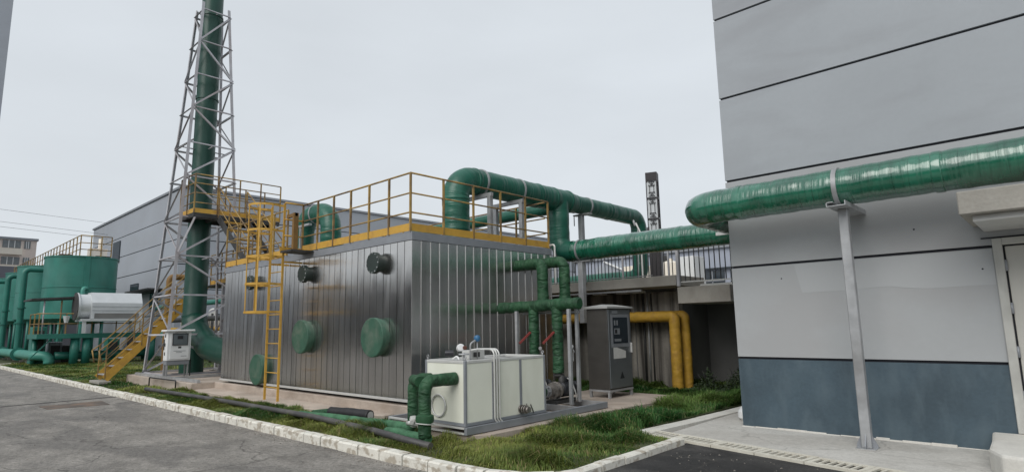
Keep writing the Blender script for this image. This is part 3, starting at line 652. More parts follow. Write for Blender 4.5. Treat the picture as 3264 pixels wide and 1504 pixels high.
# stairs
def stair(t, p0, p1, across, steps, mstr='yellow', h=1.0, rail_in=True, hr=True, sk=.22):
    a = Vector(p0); b = Vector(p1); w_ = Vector(across); d = b-a; hd = Vector((d.x,d.y,0)).normalized()
    for s in (0,1):
        o = w_*s; MB().beam(a+o, b+o, .02, sk, up=(0,0,1)).build('stringer', mstr, t)
        if hr:
            for k in range(4):
                p = a+o+d*(k/3); MB().beam(p, p+Vector((0,0,h)), .032, .032).build('post', 'rail', t)
            for hh in (h,.66,.33): MB().tube(a+o+Vector((0,0,hh)), b+o+Vector((0,0,hh)), .019 if hh == h else .015, 8).build('rail', 'rail', t)
    for k in range(steps):
        c = a+d*((k+.5)/steps); q0 = c+w_*.02; q1 = c+w_*.98
        MB().beam(q0, q1, .24, .03, up=(0,0,1)).build('tread', 'galv' if mstr == 'yellow' else 'yellow', t)
s1 = thing('lower_staircase', (-22.3,5.0,.1), 'yellow steel staircase rising from the grass behind the lattice tower', 'staircase')
stair(s1, (-21.75,4.98,.22), (-21.75,7.75,3.15), (-.85,0,0), 12, 'yellow', 1.02)
for s in (0,1):
    x = -21.75-.85*s; MB().tube((x,4.98,1.24),(x,4.78,1.08),.019).build('handrail_end','rail',s1); MB().tube((x,4.78,1.08),(x,4.86,.70),.019).build('handrail_end','rail',s1)
MB().box(-22.75,4.80,.08,-21.6,5.15,.16).build('foot_slab', 'conc', s1, .01)
ldg = thing('stair_landing', (-19.5,8.3,3.1), 'grated yellow edged walkway behind the tower joining the stairs to the boiler roof', 'walkway')
MB().box(-22.7,7.85,3.14,-16.25,8.75,3.18).build('deck', 'darksteel', ldg)
for x in (-22.6,-20.6,-18.4,-16.6):
    for y in (7.9,8.7): MB().box(x-.05,y-.05,.305 if x > -22 else .1,x+.05,y+.05,3.14).build('leg', 'tower', ldg)
for x0,x1 in ((-22.6,-20.6),(-20.6,-18.4),(-18.4,-16.6)): MB().beam((x0,8.7,.6),(x1,8.7,2.9),.05,.05).build('brace','tower',ldg); MB().beam((x1,8.7,.6),(x0,8.7,2.9),.05,.05).build('brace','tower',ldg)
railing(ldg, [(-21.7,7.87),(-17.2,7.87)], 3.18, 1.03, (.35,.7), .9); railing(ldg, [(-22.7,8.73),(-16.3,8.73)], 3.18, 1.03, (.35,.7), .9)
s2 = thing('upper_staircase', (-17.6,7.3,3.2), 'short yellow stair flight from the boiler roof up to the tower platform', 'staircase')
stair(s2, (-16.35,6.98,3.2), (-18.9,6.98,5.05), (0,.85,0), 6, 'darksteel', .95)
# white monitoring cabinet
mc = thing('monitoring_cabinet', (-18.85,6.02,.3), 'white metal meter cabinet on legs in front of the lattice tower', 'cabinet')
MB().box(-19.0,5.72,.80,-18.70,6.34,1.60).build('cabinet_body', 'white', mc, .012, 2)
MB().box(-19.05,5.64,1.605,-18.62,6.42,1.665).build('cabinet_roof', 'white', mc, .025, 3)
MB().box(-18.99,5.73,.68,-18.72,6.33,.795).build('plinth_box', 'frame', mc, .008)
dr = MB().box(-18.697,5.79,.84,-18.685,6.29,1.57).build('door', 'white', mc, .004)
MB().box(-18.684,5.86,1.24,-18.676,6.23,1.54).build('window', 'glassgrey', dr)
wf = MB(); wf.box(-18.684,5.84,1.22,-18.668,6.25,1.24); wf.box(-18.684,5.84,1.54,-18.668,6.25,1.56); wf.box(-18.684,5.84,1.24,-18.668,5.86,1.54); wf.box(-18.684,6.23,1.24,-18.668,6.25,1.54); wf.build('window_frame', 'darksteel', dr)
MB().box(-18.675,5.97,1.40,-18.668,6.11,1.49).build('display', 'black', dr)
MB().box(-18.684,6.00,1.14,-18.68,6.08,1.19).build('emblem', 'darksteel', dr)
for (y0,y1,z) in ((5.88,6.20,1.06),(5.95,6.11,1.02),(6.08,6.23,.915)): MB().box(-18.684,y0,z,-18.681,y1,z+.012).build('printed_line', 'frame', dr)
for z in (.95,1.2,1.45): MB().cyl((-18.86,5.712,z),(0,0,1),.014,.09,8).build('hinge','darksteel',mc)
MB().box(-18.95,5.695,1.10,-18.92,5.72,1.40).build('handle','darksteel',mc)
for x in (-18.97,-18.75):
    for y in (5.76,6.30): MB().box(x-.018,y-.018,.31,x+.018,y+.018,.68).build('leg', 'galv', mc)
MB().pipe([(-18.9,6.35,.85),(-18.9,6.42,.85),(-18.9,6.42,.33)],.016,.05,8).build('cable_conduit','black',mc)
mf = thing('bumper_rail', (-18.2,5.66,.16), 'low black pipe frame in front of the white meter cabinet', 'rail')
MB().pipe([(-19.3,5.5,.10),(-19.3,5.5,.34),(-17.3,5.55,.34),(-17.3,5.55,.12)],.018,.04,10).build('pipe_frame','black',mf)

# ---------------------------------------------------------------- tank on its skid
TX1, TX0, TY0, TY1, TZa, TZb = -6.15, -7.02, 5.60, 7.31, .255, 1.10
pad = MB().prism([(-8.1,5.62),(-6.16,5.62),(-5.97,5.9),(-5.93,8.9),(-5.85,10.25),(-5.95,11.2),(-8.1,11.2)], .0, .14).build('pad', 'conc_pink', None, .01); tag(pad, 'thin concrete pad under the cream tank, the pumps and the dark cabinet', 'slab')
sk = thing('steel_skid', (-7,7.2,.14), 'grey steel channel skid under the cream tank and pumps', 'skid')
def chan(a, b, h=.10, w_=.05): return MB().beam(a, b, w_, h)
for a, b in (((-6.13,5.58,.20),(-6.13,8.92,.20)),((-7.9,5.60,.20),(-7.9,8.92,.20))): chan(a,b).build('side_channel','frame',sk,.004)
for z in (.165,.235): MB().beam((-7.875,5.60,z),(-6.155,5.60,z),.05,.022).build('cross_rail','frame_light',sk)
for y in (7.4,8.1,8.88): chan((-7.875,y,.20),(-6.155,y,.20)).build('cross_channel','galv',sk,.004)
tk = thing('water_tank', ((TX0+TX1)/2,(TY0+TY1)/2,TZa), 'cream panelled water tank with grey aluminium edges on a steel skid', 'tank')
MB().box(TX0+.02,TY0+.02,TZa+.01,TX1-.02,TY1-.02,TZb-.02).build('inner_box', 'frame', tk)
fwd = .04
def post(x0,y0,x1,y1): MB().box(x0,y0,TZa,x1,y1,TZb+.03).build('frame_post','frame',tk,.005)
post(TX1-fwd,TY0,TX1,TY0+fwd); post(TX0,TY0,TX0+fwd,TY0+fwd); post(TX1-fwd,TY1-fwd,TX1,TY1); post(TX0,TY1-fwd,TX0+fwd,TY1)
ym = [TY0+.55, TY0+1.13]
for y in ym: MB().box(TX1-.018,y-.022,TZa+.04,TX1-.001,y+.022,TZb-.01).build('frame_mullion','frame',tk)
for (a,b) in (((TX0+fwd,TY0,TZa),(TX1-fwd,TY0+fwd,TZa+.04)),((TX1-fwd,TY0+fwd,TZa),(TX1,TY1-fwd,TZa+.04))): MB().box(*a,*b).build('frame_rail','frame',tk,.004)
for (a,b) in (((TX0+fwd,TY0,TZb-.01),(TX1-fwd,TY0+fwd,TZb+.03)),((TX1-fwd,TY0+fwd,TZb-.01),(TX1,TY1-fwd,TZb+.03)),((TX0+fwd,TY1-fwd,TZb-.01),(TX1-fwd,TY1,TZb+.03)),((TX0,TY0+fwd,TZb-.01),(TX0+fwd,TY1-fwd,TZb+.03))): MB().box(*a,*b).build('frame_rail','frame_light',tk,.004)
MB().box(TX0+fwd,TY0+.008,TZa+.04,TX1-fwd,TY0+.02,TZb-.01).build('tank_panel','cream',tk,.006,2)
yy = [TY0+fwd, ym[0]-.022, ym[0]+.022, ym[1]-.022, ym[1]+.022, TY1-fwd]
for i in (0,2,4): MB().box(TX1-.02,yy[i],TZa+.04,TX1-.008,yy[i+1],TZb-.01).build('tank_panel','cream',tk,.006,2)
MB().box(TX0+fwd,TY0+fwd,TZb,TX1-fwd,TY0+1.0,TZb+.018).build('top_panel','frame_light',tk,.003)
MB().box(TX0+fwd+.08,TY0+1.05,TZb-.02,TX1-fwd-.08,TY1-fwd-.08,TZb+.0).build('top_opening','void',tk)
tr_ = MB(); tr_.box(TX0+fwd,TY0+1.0,TZb,TX1-fwd,TY0+1.05,TZb+.02); tr_.box(TX0+fwd,TY1-fwd-.08,TZb,TX1-fwd,TY1-fwd,TZb+.02); tr_.box(TX1-fwd-.08,TY0+1.05,TZb,TX1-fwd,TY1-fwd-.08,TZb+.02); tr_.box(TX0+fwd,TY0+1.05,TZb,TX0+fwd+.08,TY1-fwd-.08,TZb+.02); tr_.build('top_rim','frame_light',tk)
# lifting eyes
for x,y in ((TX0+.03,TY0+.03),(TX1-.03,TY1-.03),(TX1-.03,TY0+.03)):
    m = MB(); m.cyl((x,y,TZb+.03),(0,0,1),.012,.03,8); m.pipe([(x+.022*math.cos(a),y,TZb+.075+.022*math.sin(a)) for a in [k*PI/6 for k in range(13)]],.006,0,6,0,caps=False); m.build('lifting_eye','galv',tk)
# round flange ring low on the end face, and a small hole
rg = MB(); rg.pipe([(-6.70+.15*math.cos(R(a)),TY0-.012,.50+.15*math.sin(R(a))) for a in range(0,361,15)],.013,0,8,0,caps=False); rg.build('access_ring','frame_light',tk)
MB().rev((-6.52,TY0+.01,.83),(0,-1,0),[(.014,0),(.014,.004),(0,.005)],10).build('drill_hole','black',tk)
# drain valve on long side
dv = MB(); dv.cyl((TX1-.01,6.72,.37),(1,0,0),.035,.16,14)
for o_ in (.0,.05,.09): dv.cyl((TX1+o_,6.72,.37),(1,0,0),.062,.02,18)
dv.cyl((TX1+.11,6.72,.37),(1,0,0),.045,.05,10); dv.box(TX1+.03,6.80,.42,TX1+.04,6.815,.44)
dvo = dv.build('drain_valve','pump',tk); MB().beam((TX1+.05,6.88,.42),(TX1+.02,6.98,.29),.008,.02).build('valve_lever','darksteel',dvo)
# instruments on the lid
bx = MB().box(-6.66,6.0,TZb+.02,-6.50,6.32,TZb+.15).build('junction_box','frame_light',tk,.006)
MB().box(-6.48,6.07,TZb+.05,-6.478,6.2,TZb+.12).build('label_plate','darksteel',bx)
gg = MB(); gg.tube((-6.45,6.12,TZb+.02),(-6.45,6.12,TZb+.30),.009); gg.build('gauge_stem','galv',tk)
MB().rev((-6.45,6.12,TZb+.27),(0,0,1),[(0,0),(.03,.008),(.048,.035),(.05,.06),(.035,.09),(0,.1)],18).build('gauge_head','blue',tk)
MB().pipe([(-6.45,5.98,TZb+.02),(-6.45,5.98,TZb+.25),(-6.45,6.1,TZb+.30)],.013,.06,10,.04).build('cable_conduit','galv',tk)
sn = MB(); sn.tube((-6.35,5.76,TZb+.02),(-6.35,5.76,TZb+.13),.018); sn.rev((-6.35,5.76,TZb+.10),(0,0,1),[(.075,0),(.075,.02)],16); sn.build('sensor_stem','galv',tk)
MB().rev((-6.40,5.74,TZb+.20),(.5,-.3,.1),[(0,-.055),(.05,-.05),(.055,0),(.05,.05),(.03,.055),(0,.05)],18).build('sensor_head','white',tk)
MB().rev((-6.34,5.76,TZb+.20),(1,-.3,0),[(.028,0),(.028,.03),(0,.03)],14).build('sensor_cap','rust',tk)
MB().rev((-6.62,5.74,TZb+.12),(.7,.7,0),[(.04,-.07),(.045,-.05),(.045,.05),(.0,.06)],16).build('level_switch','motor',tk)
MB().pipe([(-6.6,5.76,TZb+.03),(-6.52,5.78,TZb+.08),(-6.44,5.76,TZb+.03)],.014,.05,8,.03).build('flex_hose','white',tk)
for k, dy in enumerate((0,.05,.10)):
    y = 6.15+dy; MB().pipe([(-6.40,5.95+.05*k,TZb+.16+.004*k),(-6.40,y,TZb+.165),(TX1+.018,y,TZb+.165),(TX1+.018,y,.27),(TX1+.018,y+.05,.25)],.0125,.09,10,.06).build('conduit','frame_light',tk)
# ---------------------------------------------------------------- insulated pipes in front of the tank
fp = thing('insulated_outlet_pipe', (-6.4,5.15,.1), 'dark green cloth wrapped pipe bending from the cream tank end down to the grass', 'pipe')
MB().pipe([(-6.36,5.60,.885),(-6.42,5.12,.885),(-6.42,5.12,.16)],.086,.13,22,.03,.05,seed=21).build('pipe_run','cloth',fp)
MB().rev((-6.42,5.12,.34),(0,0,1),[(.08,0),(.115,.01),(.125,.05),(.12,.10),(.08,.12)],22).build('valve_wrap','cloth',fp)
MB().rev((-6.42,5.12,.33),(0,.15,1),[(.118,0),(.128,0),(.128,.012),(.118,.012)],22).build('strap','frame_light',fp)
fq = thing('insulated_ground_pipe', (-7.1,5.3,.1), 'pale green cloth wrapped pipe running along the ground and rising behind the first bend', 'pipe')
MB().pipe([(-6.9,5.62,.86),(-6.98,5.36,.86),(-6.98,5.36,.27)],.082,.13,22,.03,.05,seed=22).build('riser','cloth',fq)
MB().pipe([(-6.98,5.36,.30),(-6.98,5.36,.20),(-7.3,5.40,.18),(-8.0,5.38,.17),(-9.1,5.28,.17),(-10.0,5.22,.15)],.072,.14,20,.04,.06,.055,seed=23).build('ground_run','cloth_light',fq)
MB().pipe([(-6.98,5.36,.86),(-6.62,5.20,.86)],.075,0,18,.03,.05,seed=24).build('crossover','cloth',fq)
vv = MB(); vv.rev((-6.78,5.2,.26),(.3,.1,1),[(.05,0),(.065,.03),(.05,.06),(.07,.08),(.07,.12),(.03,.14),(0,.14)],14); vv.cyl((-6.83,5.15,.30),(1,-.3,.2),.03,.16,10); vv.build('valve','frame_light',fq)
MB().pipe([(-7.35,5.18,.14),(-7.0,5.12,.17),(-6.6,5.1,.16),(-6.35,5.14,.15)],.06,.1,14,.04,.06,seed=25).build('drain_branch','cloth_light',fq)

# ---------------------------------------------------------------- circulation pipes and pumps behind the tank
hd = thing('pump_header', (-7.0,8.4,1.9), 'lumpy green insulated header pipe with two drops to the pumps behind the tank', 'pipe')
MB().pipe([(-8.22,8.42,1.935),(-8.0,8.42,1.935),(-6.28,8.42,1.96)],.106,0,22,.04,.07,seed=31).build('header','cloth',hd)
MB().rev((-6.28,8.42,1.96),(1,0,0),[(.10,0),(.085,.02),(0,.03)],18).build('end_cap','cloth',hd)
for x, zb in ((-7.34,.75),(-6.78,.75)):
    o = MB().pipe([(x,8.42,1.93),(x,8.42,zb)],.098,0,22,.035,.07,seed=int(-x*10)).build('drop_pipe','cloth',hd)
    for z in (1.52,1.30,1.06): MB().rev((x,8.42,z),(0,0,1),[(.094,0),(.101,.006),(.094,.012)],20).build('binding','black',o)
    MB().beam((x-.0,8.32,1.47),(x-.10,8.12,1.27),.045,.03).build('valve_lever','red',o)
    MB().rev((x,8.42,zb-.05),(0,0,1),[(.10,0),(.10,.025),(.07,.03),(.07,.05)],18).build('flange','darksteel',o)
up_ = thing('upper_outlet_pipe', (-7.7,8.85,2.1), 'green insulated elbow leaving the boiler end wall, nearer one', 'pipe')
MB().pipe([(-8.22,8.9,2.80),(-7.50,8.9,2.80),(-7.50,8.9,2.08)],.11,.15,22,.035,.05,seed=41).build('pipe_run','cloth',up_)
MB().rev((-7.50,8.9,2.03),(0,0,1),[(.11,0),(.12,.03),(.11,.08),(.09,.09)],18).build('flange_wrap','cloth',up_)
MB().tube((-7.50,8.9,2.03),(-7.50,8.62,1.98),.05,14).build('rusty_stub','rust',up_)
up2 = thing('upper_outlet_pipe', (-7.2,9.55,2.1), 'green insulated elbow leaving the boiler end wall, farther one', 'pipe')
MB().pipe([(-8.22,9.3,2.84),(-7.27,9.3,2.84),(-7.27,9.3,2.12)],.11,.15,22,.035,.05,seed=42).build('pipe_run','cloth',up2)
MB().rev((-7.27,9.3,2.07),(0,0,1),[(.115,0),(.125,.03),(.115,.08),(.09,.09)],18).build('flange_wrap','cloth',up2)
MB().rev((-7.20,9.22,2.03),(0,0,1),[(.12,0),(.12,.035)],18).build('rusty_flange','rust',up2)
hs = thing('header_support', (-6.6,8.4,.25), 'slim galvanised goal-post frame carrying the green header pipe', 'steel frame')
for x,y in ((-6.35,8.21),(-7.66,8.30),(-7.60,8.62),(-6.52,8.66)): MB().box(x-.028,y-.028,.25,x+.028,y+.028,1.86).build('post','galv',hs,.003)
MB().box(-7.7,8.52,1.80,-6.36,8.56,1.83).build('crossbar','galv',hs)
def pump(x, lab):
    t = thing('circulation_pump', (x,8.35,.25), lab, 'pump', None)
    MB().rev((x,8.20,.47),(0,1,0),[(.05,-.10),(.09,-.09),(.10,-.05),(.14,-.045),(.14,-.02),(.125,-.01),(.125,.05),(.145,.055),(.145,.08),(.10,.09),(.10,.16)],22).build('volute','pump',t)
    MB().cyl((x,8.42,.47),(0,0,1),.055,.24,14).build('outlet_neck','darksteel',t)
    MB().rev((x,8.36,.47),(0,1,0),[(.09,0),(.13,.02),(.13,.34),(.11,.37),(.12,.38),(.12,.44),(.05,.46),(0,.46)],20).build('motor','motor',t)
    fn = MB()
    for k in range(9): a = R(10+20*k); fn.beam((x+.13*math.cos(a),8.42,.47+.13*math.sin(a)),(x+.13*math.cos(a),8.68,.47+.13*math.sin(a)),.006,.02,up=(math.cos(a),0,math.sin(a)))
    fn.build('cooling_fins','motor',t)
    MB().box(x-.05,8.46,.59,x+.05,8.58,.68).build('terminal_box','motor',t,.008)
    MB().pipe([(x+.04,8.52,.66),(x+.16,8.5,.62),(x+.2,8.56,.40),(x+.18,8.6,.26)],.011,.06,8,.05).build('cable','frame_light',t)
    MB().rev((x,8.02,.47),(0,-1,0),[(.10,0),(.10,.02),(.055,.02),(.055,.07),(.09,.07),(.09,.10)],18).build('inlet_flange','galv',t)
    MB().pipe([(x,7.92,.47),(x,7.72,.47),(x-.05,7.45,.45)],.09,.05,18,.03,.05,seed=5).build('inlet_pipe','cloth',t)
    for k in range(6):
        a = k*PI/3; MB().cyl((x+.08*math.cos(a),8.01,.47+.08*math.sin(a)),(0,-1,0),.011,.05,6).build('bolt','galv',t)
    MB().box(x-.12,8.1,.25,x+.12,8.8,.30).build('foot','darksteel',t)
    MB().box(x+.128,8.5,.45,x+.132,8.58,.49).build('name_plate','frame_light',t)
    return t
pump(-6.72,'circulation pump with black motor at the open right end of the skid')
pump(-7.34,'circulation pump with black motor behind the cream tank')
# pressure gauges
for (x,y,z,l) in ((-7.08,8.3,1.12,'small round gauge on a looped tube between the two pipe drops'),(-6.52,8.5,1.15,'small pale gauge fitting behind the right drop pipe')):
    t = thing('pressure_gauge',(x,y,z-.2),l,'gauge'); MB().rev((x,y,z+.06),(.3,-1,0),[(.028,0),(.032,.01),(.032,.03),(.0,.032)],16).build('dial','galv',t)
    MB().pipe([(x,y+.02,z-.2),(x,y+.02,z-.06),(x+.03,y+.02,z-.03),(x,y+.02,z),(x,y+.02,z+.05)],.008,.02,8,.02).build('syphon_tube','galv',t)
# ---------------------------------------------------------------- dark control cabinet
cb = thing('control_cabinet', (-7.05,10.45,.14), 'tall dark grey control cabinet with sloped pale roof and a paper on its door', 'cabinet')
KX0,KX1,KY0,KY1,KZ0,KZ1 = -7.30,-6.80,10.03,10.88,.30,1.90
MB().box(KX0,KY0,KZ0,KX1,KY1,KZ1).build('cabinet_body','cab_side',cb,.008)
rfm = MB(); b = 0
x0,x1,y0,y1,z0_,z1_ = KX0-.05,KX1+.05,KY0-.05,KY1+.05,KZ1,KZ1+.035
rfm.v = [(x0,y0,z0_),(x1,y0,z0_),(x1,y1,z0_),(x0,y1,z0_),(x0,y0,z1_),(x1,y0,z1_),(x1,y1,z1_),(x0,y1,z1_),((x0+x1)/2,y0+.25,z1_+.055),((x0+x1)/2,y1-.25,z1_+.055)]
for q in ((3,2,1,0),(0,1,5,4),(1,2,6,5),(2,3,7,6),(3,0,4,7),(4,5,8),(5,6,9,8),(6,7,9),(7,4,8,9)): rfm.face(list(q))
rfm.build('roof','cab_top',cb)
kd = MB().box(KX1+.001,KY0+.02,KZ0+.03,KX1+.018,KY1-.02,KZ1-.02).build('door','cab_front',cb,.004)
X_ = KX1+.0185
MB().box(X_,KY0+.10,1.12,X_+.006,KY1-.08,1.78).build('window_frame','frame',kd,.003)
MB().box(X_+.0065,KY0+.16,1.2,X_+.010,KY1-.15,1.72).build('window','glass',kd)
MB().box(X_+.0065,KY0+.14,1.795,X_+.010,KY0+.34,1.85).build('name_plate','frame',kd)
for (y0,y1,z0,z1) in ((.20,.25,1.56,1.66),(.29,.34,1.56,1.66),(.20,.40,1.38,1.50),(.20,.44,1.24,1.29)): MB().box(X_+.0105,KY0+y0,z0,X_+.013,KY0+y1,z1).build('instrument','frame',kd)
MB().box(X_+.0135,KY0+.22,1.4,X_+.015,KY0+.3,1.48).build('screen','black',kd)
MB().hexa([(X_+.001,KY0+.16,.90),(X_+.001,KY0+.60,.90),(X_+.004,KY0+.60,.90),(X_+.004,KY0+.16,.90),(X_+.001,KY0+.16,1.15),(X_+.001,KY0+.60,1.04),(X_+.004,KY0+.60,1.04),(X_+.004,KY0+.16,1.15)]).build('paper_notice','paper',kd)
MB().box(X_,KY1-.07,1.0,X_+.04,KY1-.04,1.2).build('handle','frame_light',kd,.006)
m = MB(); m.v = [(X_+.001,KY0+.36,.50),(X_+.001,KY0+.52,.50),(X_+.001,KY0+.44,.64)]; m.face([0,1,2]); m.build('warning_triangle','motor',kd)
for x in (KX0+.03,KX1-.03):
    for y in (KY0+.03,KY1-.03): MB().box(x-.025,y-.025,.14,x+.025,y+.025,.26).build('leg','galv',cb)
kb = MB(); kb.box(KX0,KY0,.26,KX1+.01,KY0+.05,.298); kb.box(KX0,KY1-.05,.26,KX1+.01,KY1,.298); kb.box(KX1-.04,KY0+.05,.26,KX1+.01,KY1-.05,.298); kb.build('base_frame','galv',cb)
# ---------------------------------------------------------------- retaining wall, terrace slab, railing
tw0 = MB().prism([(-40,13.1),(-6.9,13.1),(-6.9,14.61),(-4.0,14.61),(-4.0,60),(-40,60)],.0,2.42).build('terrace','conc'); tag(tw0, kind='structure')
rw = thing('retaining_wall', (-12,12.9,.0), 'stained concrete retaining wall behind the dark cabinet', 'wall')
MB().box(-40,12.9,.0,-6.72,13.09,2.32).build('wall_face','conc_stain',rw)
for x in (-7.9,-10.2,-12.6,-15.0): MB().box(x-.01,12.885,.0,x+.01,12.899,2.3).build('formwork_seam','void',rw)
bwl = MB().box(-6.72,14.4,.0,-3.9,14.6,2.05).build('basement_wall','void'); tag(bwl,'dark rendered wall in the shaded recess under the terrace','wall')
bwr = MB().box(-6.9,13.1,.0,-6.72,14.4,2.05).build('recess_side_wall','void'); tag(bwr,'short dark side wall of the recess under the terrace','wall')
sl = thing('terrace_edge_beam', (-12,12.1,2.38), 'long concrete edge beam of the terrace under the railing', 'beam')
MB().box(-22,12.0,2.40,-6.28,13.4,2.63).build('beam','conc_edge',sl,.008)
MB().box(-22,12.05,2.32,-7.2,12.12,2.36).build('cable_tray','galv',sl)
for x in (-9.3,-8.6,-7.9,-7.5): MB().box(x-.14,12.3,2.30,x+.16,12.5,2.345).build('sky_light_gap','frame_light',sl)  # pale boxes stand in for gaps of sky light under the slab
sl2 = thing('terrace_slab', (-5.7,12.1,2.0), 'lower concrete slab edge of the terrace beside the grey building', 'slab')
MB().box(-6.26,12.0,2.0,-5.08,13.6,2.355).build('slab_edge','conc_edge',sl2,.008)
MB().box(-5.07,12.9,2.02,-3.9,14.4,2.37).build('slab_return','conc_edge',sl2,.008)
MB().box(-6.72,13.61,2.05,-3.9,14.4,2.2).build('deck_slab','conc_edge',sl2)
tr1 = thing('terrace_railing', (-8,12.1,2.63), 'dark vertical bar railing on top of the terrace edge beam', 'railing')
x = -12.5
while x < -6.3:
    pw = .018 if round((x+12.5)/.1) % 12 == 0 else .008
    MB().box(x-pw,12.1,2.63,x+pw,12.1+2*pw,3.6).build('bar','tower' if pw > .01 else 'darksteel',tr1); x += .1
MB().box(-12.5,12.09,3.6,-6.28,12.13,3.64).build('top_rail','darksteel',tr1); MB().box(-12.5,12.095,2.66,-6.9,12.125,2.68).build('bottom_rail','galv',tr1)
tr2 = thing('terrace_railing', (-5.7,12.1,2.4), 'dark vertical bar railing above the lower slab beside the grey building', 'railing')
x = -6.22
MB().box(-6.27,12.02,2.38,-6.21,12.08,3.62).build('end_post','tower',tr2)
while x < -5.1:
    MB().box(x-.009,12.1,2.48,x+.009,12.118,3.55).build('bar','darksteel',tr2); x += .115
for (a,b) in (((-6.24,12.1,2.47),(-5.08,12.1,2.47)),((-6.24,12.1,3.56),(-5.08,12.1,3.56)),): MB().beam((a[0],a[1],a[2]),(b[0],b[1],b[2]),.03,.025).build('rail','frame_light' if a[2] < 3 else 'darksteel',tr2)
x = -5.06; y = 12.1
while y < 13.5:
    MB().box(x-.009,y,2.36,x+.009,y+.018,3.55).build('bar','darksteel',tr2); y += .115
MB().beam((-5.06,12.1,3.56),(-5.06,13.5,3.56),.03,.025).build('rail','darksteel',tr2)
bl = MB().beam((-5.95,12.5,2.40),(-5.15,12.5,2.40),.05,.05).build('white_pipe','frame_light'); tag(bl,'thin pale pipe lying on the lower terrace slab behind the railing','pipe')
hz = thing('hazard_barrier', (-6.3,14.0,2.42), 'low barrier block striped yellow and black behind the terrace railing', 'barrier')
hm = mat('hazard_yellow', (.50,.30,.06), .6)
for k in range(6):
    x0 = -7.3+k*.13; MB().hexa([(x0,13.7,2.42),(x0+.13,13.7,2.42),(x0+.13,13.95,2.42),(x0,13.95,2.42),(x0-.06,13.7,2.66),(x0+.07,13.7,2.66),(x0+.07,13.95,2.66),(x0-.06,13.95,2.66)]).build('stripe','motor' if k % 2 else hm,hz)
# yellow gas pipes
yp = thing('gas_pipe', (-6.9,12.45,.1), 'yellow wrapped gas pipe along the stained wall, dropping into the grass', 'pipe')
MB().pipe([(-40,12.43,1.73),(-6.60,12.43,1.73),(-6.60,12.43,.0)],.125,.09,22,.05,.06,seed=51).build('pipe_run','ypipe',yp)
yp2 = MB().pipe([(-10,12.74,1.76),(-6.50,12.74,1.76),(-6.50,12.74,.0)],.105,.09,18,.06,.06,seed=52).build('gas_pipe','ypipe'); tag(yp2,'second yellow gas pipe close behind the first, nearer the dark recess','pipe')
for k, x in enumerate((-7.62,-7.5,-7.4)):
    o = MB().tube((x,12.82,.05),(x,12.82,2.3),.022 if k else .03,8).build('wall_conduit','darksteel' if k != 1 else 'galv'); tag(o, ['thick dark conduit running down the stained wall, left of three','pale conduit running down the stained wall, middle of three','thin dark conduit running down the stained wall, nearest the yellow pipe'][k],'conduit')
# lamp column
LX, LY = -7.85, 14.0
lc = thing('lamp_column', (LX,LY,2.42), 'square bronze lamp column with fretwork panels behind the terrace railing', 'lamp')
hw = .15; PT = .012
rot = Matrix.Rotation(R(20),3,'Z')
def lbox(x0,y0,z0,x1,y1,z1):
    P = [(x0,y0,z0),(x1,y0,z0),(x1,y1,z0),(x0,y1,z0),(x0,y0,z1),(x1,y0,z1),(x1,y1,z1),(x0,y1,z1)]
    return [tuple(rot@Vector(p)+Vector((LX,LY,0))) for p in P]
MB().hexa(lbox(-hw,-hw,2.42,hw,hw,3.72)).build('lower_shaft','lamp_dark',lc)
MB().hexa(lbox(-hw,-hw,5.38,hw,hw,5.58)).build('cap','lamp_dark',lc)
MB().hexa(lbox(-hw+.03,-hw+.03,3.72,hw-.03,hw-.03,5.38)).build('diffuser','lamp_glass',lc)
for sx,sy in ((-1,-1),(1,-1),(1,1),(-1,1)): MB().hexa(lbox(sx*hw-PT*(sx+1),sy*hw-PT*(sy+1),3.72,sx*hw-PT*(sx-1),sy*hw-PT*(sy-1),5.38)).build('corner_post','lamp_dark',lc)
for z in (3.78,4.32,4.88,5.36):
    MB().hexa(lbox(-hw+.002,-hw+.002,z-.018,hw-.002,hw-.002,z+.018)).build('cross_bar','lamp_dark',lc)
for zc0, zc1 in ((3.80,4.30),(4.34,4.86),(4.90,5.34)):
    fr = MB()
    for sgn in (0,1):                                   # two visible faces (-y and +x sides)
        def seg(u0,v0,u1,v1,t=.012):
            if sgn == 0: fr.hexa(lbox(u0,-hw-.002,v0,u1,-hw+.02,v1))
            else: fr.hexa(lbox(hw-.02,u0,v0,hw+.002,u1,v1))
        h_ = zc1-zc0
        seg(-.06,zc0+.13,-.05,zc1-.13); seg(.05,zc0+.13,.06,zc1-.13)
        for zb_, s_ in ((zc0,1),(zc1,-1)):
            for q in ((.13,),(.03,)):
                z_ = zb_+s_*q[0]; seg(-.08,min(z_,z_+.01),.08,max(z_,z_+.01))
            seg(-.006,min(zb_+s_*.03,zb_+s_*.13),.006,max(zb_+s_*.03,zb_+s_*.13)); seg(-.05,min(zb_+s_*.075,zb_+s_*.085),.05,max(zb_+s_*.075,zb_+s_*.085))
            seg(-.08,min(zb_+s_*.09,zb_+s_*.13),-.07,max(zb_+s_*.09,zb_+s_*.13)); seg(.07,min(zb_+s_*.09,zb_+s_*.13),.08,max(zb_+s_*.09,zb_+s_*.13))
    fr.build('fretwork','lamp_dark',lc)
ms = thing('thin_mast', (-8.45,14,2.42), 'thin pale mast with a bent tip left of the lamp column', 'mast')
MB().pipe([(-8.28,14.0,2.42),(-8.28,14,4.0),(-8.42,14,4.3)],.025,.1,10,.1).build('pole','frame_light',ms)
MB().tube((-8.42,14.0,2.5),(-8.36,14,4.15),.016).build('side_rod','galv',ms); MB().rev((-8.44,14,4.22),(-.3,0,1),[(.02,0),(.035,.03),(.035,.14),(.01,.18)],10).build('tip','galv',ms)
